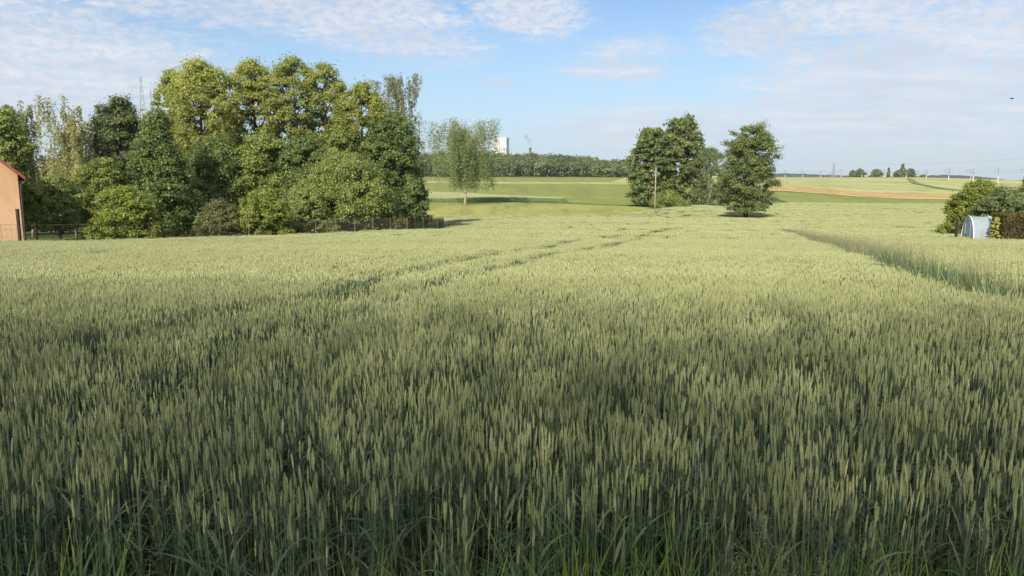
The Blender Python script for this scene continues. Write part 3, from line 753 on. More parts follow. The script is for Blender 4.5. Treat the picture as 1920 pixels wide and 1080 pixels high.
for px, py, nn_, sxx in ((1440, 985, 3, .08), (1490, 960, 2, .05), (1395, 985, 1, .03), (1860, 940, 1, .06)):
    a, b = around(px, py, nn_, sxx, .07); Xs.append(a); Ys2.append(np.maximum(b, 1.85))
X = np.concatenate(Xs); Y = np.concatenate(Ys2); b3 = zband(12, 17, X, Y, .82, 1.0, '', '')
scatter('verge_grass', *join(b1, b2, b3), GC, 'bright green tall grass along the near edge of the wheat', 'grass')
# weedy strip between the two halves of the field
X = np.zeros(0); Y = np.zeros(0)
while len(X) < 2200:
    x = rng.uniform(3, 26, 4000); y = rng.uniform(4.5, 68, 4000); k_ = inpoly(x, y, STRIP) & (rng.random(4000) < 1.2-y/65); X = np.append(X, x[k_]); Y = np.append(Y, y[k_])
inn = linedist(X, Y, STRIP_F); low = (inn < .5+.9*vnoise(X, Y, 1.6)) & (Y < 24) & (X > 4.6); hi_ = ~low
c1 = zband(17, 23, X[hi_], Y[hi_], .7, 1.0, '', '', tint=rng.random(hi_.sum())*.4, zs=np.interp(Y[hi_], [6, 8, 10, 30, 60], [.85, .95, 1.25, 1.25, 1.1]))
c2 = zband(0, 8, X[low], Y[low], .75, 1.1, '', '', tint=.6+.4*rng.random(low.sum()))
x = np.repeat(X[low], 2)+rng.normal(size=low.sum()*2)*.2; y = np.repeat(Y[low], 2)+rng.normal(size=low.sum()*2)*.3
k_ = inpoly(x, y, STRIP); c3 = zband(0, 8, x[k_], y[k_], .7, 1.05, '', '', tint=.4+.6*rng.random(k_.sum()))
scatter('weed_strip', *join(c1, c2, c3), GC, 'strip of tall flowering grass and weeds dividing the wheat on the right', 'grass')
# rough grass at the foot of the fence and trees
def alongline(line, nn_, spread):
    line = [np.array(q, float) for q in line]; ls = [np.linalg.norm(b-a) for a, b in zip(line[:-1], line[1:])]; w = np.array(ls)/sum(ls)
    k = rng.choice(len(ls), nn_, p=w); t_ = rng.random(nn_)[:, None]; P = np.array(line)[k]*(1-t_)+np.array(line)[k+1]*t_
    return P[:, 0]+rng.normal(size=nn_)*spread, P[:, 1]+rng.normal(size=nn_)*spread
x, y = alongline([(a, b+1.2) for a, b in FENCE], 500, .6)
d1 = zband(17, 23, x, y, .6, .9, '', '', tint=rng.random(500))
x, y = alongline([(-60, 127), (16, 129), (40, 167), (74, 202)], 900, .7); d2 = zband(17, 23, x, y, .45, .75, '', '', tint=.5+.5*rng.random(900))
x, y = alongline([(-60, 171.5), (13, 171.5)], 500, .6); d3 = zband(17, 23, x, y, .6, .95, '', '', tint=rng.random(500))
x, y = alongline([(24, 128), (44, 168), (60, 200)], 500, 2.5); d4 = zband(17, 23, x, y, .7, 1.1, '', '', tint=rng.random(500))
scatter('rough_grass', *join(d1, d2, d3, d4), GC, 'rough grass along the fence and the far edges of the fields', 'grass')

# ================================================================== TREES: fenced garden, left
gL = 'trees of the garden behind the fence'
def bi(label, px, ty, hw, Y, mat=LBR, **k): return weeping(label, uat(px)*Y, Y, zat(ty, Y), hw*1.25/F*Y, mat, group=gL, trr=.10, bough=k.pop('bough', 13), **k)
bi('drooping birch cut by the left edge of the photo above the roof', -8, 158, 36, 72, drop=.4, nst=300, per=55)
ptree('mid green tree rising straight behind the house roof', 8, 205, 56, 60, LSA, shape='oval', ncl=55, nlf=15000, base=.1, group=gL)
bi('birch with a tufted top between the house tree and the yellowish birch', 56, 150, 34, 72, drop=.36, nst=300, per=60, bark='palebark')
bi('yellowish weeping birch with the longest hanging strands', 138, 150, 46, 70, LPA, drop=.55, nst=360, per=60, bark='palebark')
bi('low pale birch against the dark round tree', 192, 198, 34, 74, LBR, drop=.45, nst=260, per=60)
ptree('dark round-headed alder below the lattice pylon', 236, 186, 60, 76, LDK, shape='oval', ncl=60, nlf=20000, ls=.19, base=.1, group=gL)
ptree('dark broad tree shaped like a cone behind the lime bushes', 302, 212, 82, 62, LDK2, shape='cone', ncl=90, nlf=24000, ls=.17, base=.06, rcl=.24, flat=.42, group=gL)
ptree('olive tree peeping out left of the yellow maple', 338, 134, 45, 80, LMG, shape='oval', ncl=40, nlf=14000, base=.1, topy=.6, group=gL)
ptree('yellow-leaved maple with a bare trunk showing, left of the tall trio', 388, 116, 78, 76, LMP, shape='full', ncl=62, nlf=19000, ls=.17, base=.2, rcl=.25, topy=1.0, inner=.35, group=gL, nlimb=24)
ptree('airy yellow-green maple, first of the tall trio', 486, 114, 60, 80, LMP, shape='full', ncl=52, nlf=14000, ls=.17, base=.22, rcl=.26, topy=.85, group=gL, nlimb=24)
ptree('tallest airy maple in the middle of the group', 560, 108, 62, 80, LMG, shape='full', ncl=56, nlf=15000, ls=.17, base=.22, rcl=.25, topy=.75, group=gL, nlimb=24)
ptree('rounded maple right of the tallest, with yellow top', 614, 123, 56, 80, LMG, shape='full', ncl=46, nlf=14000, ls=.17, base=.2, rcl=.27, topy=.8, group=gL, nlimb=20)
ptree('dense green maple with a golden tip above the round willow', 684, 160, 62, 76, leafmat('leaf_goldtip', (.045, .075, .018), (.14, .185, .04), top=(.36, .38, .10)), shape='full', ncl=62, nlf=22000, ls=.18, base=.1, topy=.75, group=gL)
ptree('dark tree under the narrow birch at the right of the group', 735, 215, 60, 74, LDK2, shape='oval', ncl=60, nlf=18000, ls=.18, base=.08, group=gL)
bi('narrow sparse grey-green birch, rightmost tall tree of the group', 754, 134, 44, 84, LGR, drop=.20, nst=460, per=44, bough=22, upright=2.0)
ptree('dark understorey tree below the yellow maple', 405, 262, 72, 70, LDK2, shape='round', ncl=50, nlf=15000, ls=.18, base=.05, group=gL)
ptree('green understorey tree below the tall trio', 500, 252, 66, 71, LG, shape='oval', ncl=60, nlf=18000, ls=.18, base=.05, group=gL)
ptree('dark green understorey tree left of the round willow', 575, 262, 58, 71, LDK2, shape='oval', ncl=55, nlf=16000, ls=.18, base=.05, group=gL)
ptree('mid green tree between the two yellow maples', 440, 205, 44, 84, LG, shape='oval', ncl=30, nlf=8000, ls=.18, base=.1, group=gL)
ptree('green tree showing over the round willow', 640, 245, 40, 72, LG, shape='round', ncl=30, nlf=9000, ls=.17, base=.1, group=gL)
ptree('broad round willow bush leaning over the dark fence', 648, 292, 104, 70, LSA, shape='dome', ncl=130, nlf=42000, ls=.14, base=.04, rcl=.17, flat=.9, inner=.6, spike=.25, group=gL, name='willow_tree', bark='palebark')
ptree('lower left shoulder bush of the round willow', 575, 352, 52, 65, LSA, shape='dome', ncl=60, nlf=14000, ls=.13, base=.02, rcl=.2, spike=.2, group=gL, cat='bush', name='bush')
ptree('dark leafy tree ending the garden by the fence corner', 768, 316, 40, 74, LDK2, shape='dome', ncl=60, nlf=16000, ls=.16, base=.03, group=gL)
ptree('green tree between the birches and the lime bush', 198, 298, 56, 60, LG, shape='oval', ncl=55, nlf=16000, ls=.15, base=.05, group=gL)
ptree('lime-green bush at the fence below the cone-shaped tree', 232, 352, 66, 51, LYG, shape='dome', ncl=70, nlf=18000, ls=.12, base=.03, rcl=.2, group=gL, cat='bush', name='bush')
ptree('lime-green bush spilling over the middle of the fence', 488, 362, 58, 57.5, LYG, shape='dome', ncl=55, nlf=14000, ls=.13, base=.03, rcl=.2, spike=.25, group=gL, cat='bush', name='bush')
ptree('brownish olive shrub in the gap left of the second lime bush', 412, 378, 48, 56, LOL, shape='dome', ncl=45, nlf=9000, ls=.12, base=.03, group=gL, cat='bush', name='bush')
ptree('low light green bush overhanging the fence left of the round willow', 552, 376, 36, 63, LSA, shape='dome', ncl=40, nlf=9000, ls=.12, base=.03, group=gL, cat='bush', name='bush')
ptree('small yellow-green sapling beside the house corner', 66, 352, 24, 50, LYG, shape='oval', ncl=26, nlf=3500, ls=.11, base=.28, group=gL, tr=.05, name='sapling')
ptree('grey-green garden tree with a whitewashed trunk foot', 106, 332, 44, 54, LSA, shape='oval', ncl=50, nlf=9000, ls=.12, base=.22, group=gL, bark='palebark', tr=.1)
bi('pale weeping willow behind the whitewashed tree', 150, 286, 52, 60, LPA, drop=.6, nst=260, per=60, base=.3, name='willow_tree')
ptree('small pale shrub at the fence below the shaded gap', 300, 412, 16, 52, LPA, shape='dome', ncl=14, nlf=900, ls=.09, base=.05, group=gL, cat='bush', name='bush', trunk=False)
ptree('small yellowish shrub by the fence right of the shaded gap', 372, 402, 16, 56, LYG, shape='dome', ncl=14, nlf=900, ls=.1, base=.05, group=gL, cat='bush', name='bush', trunk=False)
for px, Y, ty, lab in ((30, 78, 285, 'shaded tree deep behind the house'), (110, 82, 300, 'shaded tree deep behind the yellowish birch'), (190, 82, 290, 'shaded tree deep behind the low pale birch'), (270, 84, 240, 'shaded tree deep behind the cone-shaped tree'), (330, 86, 235, 'shaded tree deep behind the olive tree'), (690, 84, 300, 'shaded tree deep behind the willow')):
    ptree(lab, px, ty, 58, Y, LDK, shape='oval', ncl=34, nlf=7000, ls=.24, base=.04, group=gL)

# centre and right trees
weeping('lone weeping birch with a forked white trunk in the meadow', uat(872)*155, 155, zat(216, 155), 92/F*155, LBG, nst=720, per=70, ls=.115, clear=2.6, drop=.72, base=.28, bough=30, trr=.30, upright=1.5, bark='palebark')
gM = 'trees beside the wooden pole'
ptree('dark alder left of the pair behind the wooden pole', 1221, 240, 43, 165, LAL, shape='egg', ncl=75, nlf=26000, ls=.28, base=.03, rcl=.26, flat=.5, rough=.3, group=gM)
ptree('taller dark alder on the right of the pair behind the pole', 1276, 222, 42, 172, LAL, shape='egg', rough=.3, ncl=75, nlf=24000, ls=.28, base=.06, rcl=.26, group=gM)
ptree('grey-leaved willow between the alders and the lone tree', 1327, 279, 42, 168, LBG, shape='round', ncl=55, nlf=10000, ls=.22, base=.1, rcl=.24, group=gM, bark='palebark', nlimb=26)
ptree('solitary dark green tree standing in the wheat', 1398, 239, 48, 118, LAL, shape='egg', lean=.06, ncl=62, nlf=24000, ls=.21, base=.12, rcl=.29, rough=.32, flat=.8, inner=.45, tr=.38)
ptree('low scrub at the foot of the alders', 1252, 358, 40, 158, LG, shape='dome', ncl=30, nlf=5000, ls=.2, base=.03, group=gM, cat='bush', name='bush', trunk=False)

# garden on the right edge
gR = 'bushes of the garden at the right edge'
ptree('yellow-green bush left of and behind the greenhouse', 1836, 342, 56, 60, LYG, shape='dome', ncl=70, nlf=18000, ls=.14, base=.12, rcl=.22, group=gR, cat='bush', name='bush')
ptree('grey-green bush directly over the greenhouse roof', 1884, 354, 58, 56, LBG, shape='dome', ncl=60, nlf=15000, ls=.12, base=.06, rcl=.22, group=gR, cat='bush', name='bush')
ptree('green bush at the right edge above the hedge', 1934, 346, 52, 59, LSA, shape='dome', ncl=60, nlf=14000, ls=.13, base=.06, rcl=.22, group=gR, cat='bush', name='bush')
ptree('thin dark conifer tip at the right edge of the photo', 1918, 331, 12, 64, LDK, shape='spruce', ncl=40, nlf=3500, ls=.1, base=.05, group=gR, name='conifer_tree')
ptree('golden variegated shrub between greenhouse and hedge', 1872, 408, 9, 47.0, LYV, shape='oval', ncl=22, nlf=2600, ls=.07, base=.04, cat='bush', name='bush', trunk=False)
# clipped hedge
Yh = 47.2; x0 = uat(1874)*Yh; x1 = x0+13; zb = h(x0, Yh); zt = zat(400.5, Yh)-zb
n = 60000; P = np.stack([rng.uniform(0, x1-x0, n), rng.uniform(-.55, .55, n), rng.uniform(0, zt, n)], 1)
f = rng.integers(0, 3, n); nr_ = np.zeros((n, 3))
m = f == 0; P[m, 1] = -.55+.10*rng.normal(size=m.sum()); nr_[m] = (0, -1, .1)
m = f == 1; P[m, 2] = zt-.05+.05*rng.normal(size=m.sum()); nr_[m] = (0, 0, 1)
m = f == 2; P[m, 1] = np.where(rng.random(m.sum()) < .6, .55, P[m, 1]); k_ = rng.random(m.sum()) < .3; q = P[m]; q[k_, 0] = .1*rng.random(k_.sum()); P[m] = q; nr_[m] = (-.5, .8, 0)
P[:, 1] += (fbm(P[:, 0]+P[:, 2]*3, P[:, 2]*2, .7)-.5)*.2
hr = empty('hedge', (x0, Yh, zb)); tag(hr, 'clipped brownish green hedge at the right edge beside the greenhouse', 'hedge')
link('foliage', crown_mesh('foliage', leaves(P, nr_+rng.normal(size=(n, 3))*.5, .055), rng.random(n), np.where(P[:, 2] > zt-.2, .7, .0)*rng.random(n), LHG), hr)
mb = MB()
for k in range(26): mb.tube([(k*.5+.2, 0, 0), (k*.5+.2+random.gauss(0, .05), 0, zt*.7)], [.04, .015], 5)
mb.build('stems', M['bark'], hr)

# horizon trees, far right
gH = 'trees on the far skyline'
for lab, px, ty, hw, shp, nm in (('low dark trees left end of the skyline row', 1595, 320, 6, 'round', 'tree'), ('broad dark tree, second on the skyline', 1608, 317, 10, 'round', 'tree'), ('round tree on the skyline beside a mast', 1640, 318, 13, 'dome', 'tree'),
        ('slim spruce on the skyline between round trees', 1662, 315, 5, 'spruce', 'spruce_tree'), ('tallest pointed tree on the skyline', 1688, 308, 9, 'cone', 'spruce_tree'), ('broad low tree on the skyline left of the tallest', 1680, 320, 9, 'round', 'tree'),
        ('rounded tree on the skyline right of the tallest', 1702, 316, 9, 'round', 'tree'), ('small low bush at the right end of the skyline row', 1727, 328, 9, 'dome', 'tree')):
    Yt = 760; tree(lab, uat(px)*Yt, Yt, zat(ty, Yt), hw/F*Yt, LAL, shape=shp, ncl=26, nlf=1600, ls=.75, base=.02, group=gH, name=nm, trunk=True, zoff=-.5)

# trees behind the photographer that shade the near wheat
gS = 'trees along the lane behind the viewer'
gS_lab = ['first', 'second', 'third', 'fourth', 'fifth', 'sixth', 'seventh', 'eighth', 'ninth', 'tenth']
for k in range(10):
    Yb = -30-1.0*(k % 2); xc = -14.5+(Yb-5)*math.tan(SUN_AZ)+k*3.25
    zt = .85+(8.8-Yb)/math.cos(SUN_AZ)*math.tan(SUN_EL)+random.uniform(-.5, .5); z0 = h(xc, Yb)
    root = empty('tree', (xc, Yb, z0)); tag(root, gS_lab[k]+' from the left of the tall airy roadside trees behind the viewer', 'tree', gS)
    n = 31000; P = np.stack([rng.normal(size=n)*2.3, rng.normal(size=n)*1.3, rng.uniform(.6, zt-z0, n)], 1)
    P[:, 0] += .5*rng.normal(size=n)
    kp = rng.random(n) < np.clip((zt-z0-P[:, 2])/4.8, 0, 1)**1.4; P = P[kp]; n = len(P)
    link('crown', crown_mesh('crown', leaves(P, rng.normal(size=(n, 3)), .078), rng.random(n), np.zeros(n), LG), root)
    mb = MB(); mb.tube([(0, 0, -.2), (.1, 0, (zt-z0)*.5), (0, 0, (zt-z0)*.93)], [.13, .07, .02], 6)
    for j in range(10):
        q = .2+.5*j/10; a = j*2.4; mb.tube([(0, 0, (zt-z0)*q), (1.6*math.cos(a), 1.2*math.sin(a), (zt-z0)*q+1.5)], [.03*(1.1-q), .01], 4)
    mb.build('trunk', M['bark'], root)

# ================================================================== HOUSE at the left edge
M['plaster'] = solid('plaster', (.43, .27, .155), (.53, .34, .20), .9, sc=(1, 1, .35), rough=.85)
M['tile'] = solid('tile', (.26, .085, .05), (.17, .05, .035), 8, .7, .3)
M['dark'] = solid('dark_metal', (.025, .022, .02), None, 5, .5, .4)
M['fascia'] = solid('fascia', (.20, .07, .045), None, 6, .7, .2)
hx, hy = uat(37.5)*47, 47.0; hz = h(hx, hy)
house = empty('house', (hx, hy, hz), R(36)); tag(house, 'orange plastered house with red tiled roof cut by the left edge', 'house')
# local: +x along gable to the right (corner at 0), +y to the back
Wd, Dp = 8.6, 11.0; ez = zat(327, 47)-hz; rp = math.tan(R(43)); rz_ = ez+Wd/2*rp
mb = MB(); mb.add([(-Wd, 0, -.3), (0, 0, -.3), (0, 0, ez), (-Wd/2, 0, rz_), (-Wd, 0, ez), (-Wd, Dp, -.3), (0, Dp, -.3), (0, Dp, ez), (-Wd/2, Dp, rz_), (-Wd, Dp, ez)],
    [(0, 1, 2, 3, 4), (9, 8, 7, 6, 5), (1, 6, 7, 2), (5, 0, 4, 9)]); mb.build('wall', M['plaster'], house)
for sgn in (0, 1):
    mb = MB(); th_ = .2; ov = .38
    A = (ov, ez-ov*rp) if sgn == 0 else (-Wd-ov, ez-ov*rp)
    B = (-Wd/2, rz_)
    V = [(A[0], -.3, A[1]+.02), (B[0], -.3, B[1]+.02), (B[0], Dp+.3, B[1]+.02), (A[0], Dp+.3, A[1]+.02)]; V += [(x, y, z+th_) for x, y, z in V]
    mb.add(V, [(3, 2, 1, 0), (4, 5, 6, 7), (0, 1, 5, 4), (1, 2, 6, 5), (2, 3, 7, 6), (3, 0, 4, 7)]); ro = mb.build('roof', M['tile'], house)
mb = MB(); mb.tube([(.42, -.3, ez-.36), (.42, Dp+.3, ez-.36)], .07, 8); g_ = mb.build('gutter', M['dark'], house)
mb = MB(); mb.tube([(.42, -.1, ez-.4), (.12, -.1, ez-.65), (.09, -.1, .0)], .06, 8); mb.build('downpipe', M['dark'], house)
mb = MB(); mb.box((-Wd/2, -.12, rz_+.02), (.3, .2, .2)); mb.build('ridge_tile', M['tile'], house)
# window of the gable, out of the photo but part of the house
mb = MB(); mb.box((-4.6, -.012, 1.9), (1.3, .06, 1.2)); wf = mb.build('window_opening', solid('frame_white', (.7, .7, .68)), house)
mb = MB(); mb.box((-4.6, -.05, 1.9), (1.1, .02, 1.0)); mb.build('pane', solid('pane', (.03, .04, .05), rough=.1, spec=.6), wf)

# trellis leaning by the wall
M['lath'] = solid('lath', (.42, .34, .26), None, 8, .8, .1)
tx, ty_ = uat(3)*43, 43.0; tz = h(tx, ty_); tr_ = empty('trellis', (tx, ty_, tz), R(30)); tag(tr_, 'pale diagonal lattice trellis in front of the orange wall', 'trellis')
mb = MB(); tzt = zat(395, 43)-tz
for k in range(12):
    a = -1.1+k*.25
    for s in (1, -1):
        x0_, x1_ = a, a+s*tzt
        pts = []
        for q in np.linspace(0, 1, 20):
            xx = x0_+(x1_-x0_)*q
            if -.62 <= xx <= .42: pts.append((xx, .012*s, q*tzt))
        if len(pts) > 1: mb.tube([pts[0], pts[-1]], .014, 4)
mb.build('lattice', M['lath'], tr_)
mb = MB(); mb.box((.46, 0, tzt/2), (.05, .05, tzt)); mb.box((-.66, 0, tzt/2), (.05, .05, tzt)); mb.box((-.1, 0, tzt), (1.1, .05, .05)); mb.build('frame', M['lath'], tr_)

# ================================================================== FENCE
M['fpost'] = solid('fence_post', (.09, .078, .06), (.14, .12, .095), 5, .9, .1)
M['fpostd'] = solid('fence_post_dark', (.045, .035, .028), None, 5, .9, .1)
M['mesh'] = solid('fence_mesh', (.055, .048, .038), (.08, .07, .055), 3, .9, .1)
def fence(label, pts, hgt, spacing, net, post, netstep, r=.04, netr=.006):
    root = empty('fence', (pts[0][0], pts[0][1], h(*pts[0]))); tag(root, label, 'fence', 'fences round the left garden'); o = Vector(root.location)
    mbn = MB()
    for (xa, ya), (xb, yb) in zip(pts[:-1], pts[1:]):
        ln = math.hypot(xb-xa, yb-ya); n = max(1, round(ln/spacing))
        for k in range(n+1):
            if k == n and (xb, yb) != pts[-1]: continue
            f = k/n; x, y = xa+(xb-xa)*f, ya+(yb-ya)*f; z = h(x, y); tl = random.gauss(0, .012)
            mb = MB(); mb.tube([Vector((x, y, z-.2))-o, Vector((x+tl, y, z+hgt+.05+.05*random.random()))-o], r, 6); mb.build('post', post, root)
        m_ = int(ln/netstep)
        for k in range(m_+1):
            f = k/m_; x, y = xa+(xb-xa)*f, ya+(yb-ya)*f; z = h(x, y)
            mbn.tube([Vector((x, y, z+.04))-o, Vector((x, y, z+hgt-.03))-o], netr, 3, False)
        for zz_ in np.arange(.1, hgt, .15 if netstep < .1 else .45):
            q = [(xa+(xb-xa)*f, ya+(yb-ya)*f) for f in np.linspace(0, 1, 9)]
            mbn.tube([Vector((x, y, h(x, y)+zz_))-o for x, y in q], netr*.9, 3, False)
        q = [(xa+(xb-xa)*f, ya+(yb-ya)*f) for f in np.linspace(0, 1, 9)]
        mbn.tube([Vector((x, y, h(x, y)+hgt-.02))-o for x, y in q], .012, 4, False)
    mbn.build('netting', net, root); return root
fence('thin dark wire fence in front of the lime bushes and the lawn', [(-33.5, 41.8), (-25.6, 45.5), (-19.6, 54.8)], 1.75, 3.2, M['mesh'], M['fpostd'], .25)
fence('tall dark netted fence with pale posts under the round willow', [(-19.4, 55.1), (-17.1, 59), (-9.4, 67), (-6.9, 75.5)], 1.85, 1.9, M['mesh'], M['fpost'], .07, .045, .010)
mb = MB(); gx, gy = uat(31)*42.5, 42.5; gz = h(gx, gy); mb.box((0, 0, 1.25), (.13, .13, 2.7)); mb.box((0, 0, 2.62), (.17, .17, .05))
o = mb.build('gate_post', M['fpostd']); o.location = (gx, gy, gz); tag(o, 'thick dark gate post in front of the orange house wall', 'post')
# post by the greenhouse
mb = MB(); px_, py_ = uat(1798)*48.5, 48.5; mb.box((0, 0, .8), (.14, .14, 1.9)); mb.box((0, 0, 1.76), (.2, .2, .04)); o = mb.build('garden_post', M['fpostd']); o.location = (px_, py_, h(px_, py_)); tag(o, 'short dark post just left of the greenhouse', 'post')

# ================================================================== GREENHOUSE
pm, t, out = newmat('polythene')
g = t.nodes.new('ShaderNodeNewGeometry'); n = noise(g.outputs['Position'], 3, 5, .6, tree=t)
p = prin(t, mixc(n, (.40, .49, .57), (.56, .63, .69), tree=t), .35, .5); tb = t.nodes.new('ShaderNodeBsdfTransparent'); tb.inputs[0].default_value = (.8, .88, .92, 1)
trn = t.nodes.new('ShaderNodeBsdfTranslucent'); trn.inputs[0].default_value = (.6, .68, .72, 1)
m1 = t.nodes.new('ShaderNodeMixShader'); m1.inputs[0].default_value = .4; t.links.new(p.outputs[0], m1.inputs[1]); t.links.new(trn.outputs[0], m1.inputs[2])
m2 = t.nodes.new('ShaderNodeMixShader'); t.links.new(mrange(n, .3, .7, .22, .38, tree=t), m2.inputs[0]); t.links.new(m1.outputs[0], m2.inputs[1]); t.links.new(tb.outputs[0], m2.inputs[2]); t.links.new(m2.outputs[0], out.inputs[0])
M['white'] = solid('white_tube', (.72, .75, .76), None, 6, .4, .4)
Yg = 48.2; gx = uat(1803)*Yg; gz = h(gx, Yg); ght = zat(407, Yg)-gz
GH_ = empty('greenhouse', (29.9, 49.0, gz), R(-11.5)); tag(GH_, 'small arched greenhouse of clear plastic beside the hedge', 'greenhouse')
# local: +x along the tunnel, y across
gw = 1.05; gl = 3.4
def arc(x, n=18, s=1.0): return [(x, -gw*s*math.cos(math.pi*k/n), ght*s*(math.sin(math.pi*k/n)**.8)) for k in range(n+1)]
mb = MB(); rows = [arc(x) for x in (0, gl*.25, gl*.5, gl*.75, gl)]; V = [p_ for r_ in rows for p_ in r_]
mb.add(V, [(r_*19+k, r_*19+k+1, (r_+1)*19+k+1, (r_+1)*19+k) for r_ in range(4) for k in range(18)])
for x in (0, gl): a = arc(x); mb.add(a, [tuple(range(19))])
mb.build('cover', pm, GH_, True)
for x in (0, gl/3, gl*2/3, gl): mb = MB(); mb.tube(arc(x, s=1.015), .035, 6); mb.build('hoop', M['white'], GH_, True)
mb = MB()
for y in (-.42, .42): mb.box((-.03, y, ght*.45), (.04, .05, ght*.9))
mb.box((-.03, 0, ght*.88), (.04, .8, .05)); mb.box((-.03, 0, ght*.45), (.04, .8, .04)); mb.build('door', solid('door_frame', (.22, .27, .28)), GH_)
mb = MB()
for k in range(12): mb.tube([(.3+.16*k, .3*math.sin(k*3), 0), (.3+.16*k, .3*math.sin(k*3), 1.2)], .01, 4)
mb.build('plant_stakes', M['lath'], GH_)

# ================================================================== POLE, TOWER, PYLONS, MASTS
M['wood'] = solid('pole_wood', (.36, .31, .23), (.24, .20, .15), 6, .85, .15)
xp, yp = uat(1228)*134, 134.0; zp = h(xp, yp); hp = zat(308, yp)-zp
pr = empty('utility_pole', (xp, yp, zp)); tag(pr, 'pale wooden utility pole in front of the dark alders', 'pole')
mb = MB(); mb.tube([(0, 0, -.2), (0, 0, hp*.5), (.02, 0, hp)], [.11, .10, .08], 10); mb.build('shaft', M['wood'], pr, True)
mb = MB(); mb.box((0, -.16, hp-.35), (.09, .1, .5)); mb.tube([(0, -.2, hp-.1), (0, -.2, hp+.15)], .04, 6); mb.build('insulator', M['dark'], pr)

M['conc'] = solid('tower_white', (.58, .57, .58), (.50, .48, .49), .08, .8, .2)
M['tglass'] = solid('tower_panel', (.36, .35, .35), (.30, .30, .31), .2, .5, .4)
Yt = 1500; zt_ = zat(259, Yt); xl = uat(922)*Yt; xr = uat(951)*Yt; zb = -5
tw = empty('tower', ((xl+xr)/2, Yt, zb), R(-12)); tag(tw, 'white concrete mine tower block rising above the distant wood', 'tower')
wd = (xr-xl)*.93; ht = zt_-zb
mb = MB(); mb.box((0, 12, ht/2), (wd, 24, ht)); mb.build('wall', M['conc'], tw)
mb = MB(); mb.box((-wd*.12, -.25, ht-6.5), (wd*.33, .6, 13)); mb.build('window_band', M['tglass'], tw)
mb = MB(); mb.box((wd*.24, -.2, ht*.7), (.9, .5, ht*.6)); mb.build('pipe', solid('pale_red', (.55, .40, .38)), tw)
for wx_, wz_, ww_ in ((wd*.1, ht-17, 2.2), (-wd*.3, ht-22, 1.6)): mb = MB(); mb.box((wx_, -.2, wz_), (ww_, .5, 2.1)); mb.build('window', M['tglass'], tw)
mb = MB()
for k in range(1, 6): mb.box((-wd/2+wd*k/6, -.05, ht*.5), (.35, .3, ht))
for k in range(1, 12): mb.box((0, -.04, ht*k/12), (wd, .26, .3))
mb.build('panel_joints', solid('joint', (.42, .41, .41)), tw)
mb = MB(); mb.box((0, 12, ht+.5), (wd*1.02, 24.6, 1.0)); mb.build('parapet', M['conc'], tw)
# chimney with smoke
Yc = 1300; xc = uat(994)*Yc; zc = zat(277, Yc)
ch = empty('chimney', (xc, Yc, 0)); tag(ch, 'dark short chimney stack poking over the wood', 'chimney')
mb = MB(); mb.tube([(0, 0, 0), (0, 0, zc)], [2.6, 1.9], 12); mb.build('stack', solid('stack', (.10, .11, .10)), ch)
mb = MB(); mb.tube([(0, 0, zc-2), (0, 0, zc-.6)], [2.3, 2.3], 12); mb.build('rim', M['dark'], ch)
sm, t, out = newmat('smoke'); pv = t.nodes.new('ShaderNodeVolumePrincipled'); pv.inputs['Color'].default_value = (.35, .36, .38, 1); pv.inputs['Density'].default_value = .05; pv.inputs['Anisotropy'].default_value = 0
g = t.nodes.new('ShaderNodeNewGeometry'); n = noise(g.outputs['Position'], .12, 4, .6, tree=t)
t.links.new(mrange(n, .38, .62, .0, .07, tree=t), pv.inputs['Density']); t.links.new(pv.outputs[0], out.inputs[1])
mb = MB(); mb.tube([(0, 0, 0), (1, 0, 4), (-1, 1, 9), (-5, 2, 15), (-9, 3, 21)], [1.2, 2.4, 4.2, 5.5, 3], 12); o = mb.build('smoke', sm, None, True)
o.location = (xc, Yc, zc+.3); tag(o, 'thin grey smoke drifting up from the short chimney', 'smoke', kind='stuff')

M['steel'] = solid('steel', (.30, .33, .36), None, 3, .6, .3, metal=.3)
def pylon(label, px, topy_, Y, wbase, arms, r=.16):
    x = uat(px, topy_)*Y; z0 = h(x, Y); Ht = zat(topy_, Y)-z0; root = empty('pylon', (x, Y, z0), R(20)); tag(root, label, 'pylon', 'lattice pylons')
    mb = MB(); n = 12
    def cw(q): return wbase*(1-q)**1.3*.5+.35
    cs = [[(sx_*cw(q), sy_*cw(q), Ht*q) for sx_, sy_ in ((-1, -1), (1, -1), (1, 1), (-1, 1))] for q in np.linspace(0, 1, n+1)]
    for k in range(4): mb.tube([c_[k] for c_ in cs], r, 4)
    for i_ in range(n):
        for k in range(4):
            mb.tube([cs[i_][k], cs[i_+1][(k+1) % 4]], r*.5, 3); mb.tube([cs[i_+1][k], cs[i_][(k+1) % 4]], r*.5, 3)
    mb.build('lattice', M['steel'], root)
    for q, w_ in arms:
        mb = MB(); z = Ht*q
        for s in (-1, 1): mb.tube([(0, 0, z+1.4), (s*w_, 0, z), (0, 0, z)], r*.7, 4); mb.tube([(s*w_, 0, z), (s*w_, 0, z-2)], r*.5, 4)
        mb.build('crossarm', M['steel'], root)
    return x, Y, z0+Ht
a1 = pylon('tall faint lattice pylon rising above the left trees', 263, 142, 420, 8, ((.80, 5), (.89, 6.5), (.70, 7)), .13)
a2 = pylon('faint lattice pylon standing right behind the tallest skyline pylon', 282, 168, 560, 7, ((.84, 5.5), (.93, 4)), .13)
a3 = pylon('small lattice pylon on the far right skyline', 1564, 305, 1300, 7, ((.85, 6),), .3)
def wire(label, p, q, sag, r, name='power_line', n=24):
    mb = MB(); p = Vector(p); q = Vector(q)
    mb.tube([p.lerp(q, f)-Vector((0, 0, 4*sag*f*(1-f))) for f in np.linspace(0, 1, n)], r, 4); o = mb.build(name, M['steel']); tag(o, label, 'power line', 'high voltage conductors'); return o
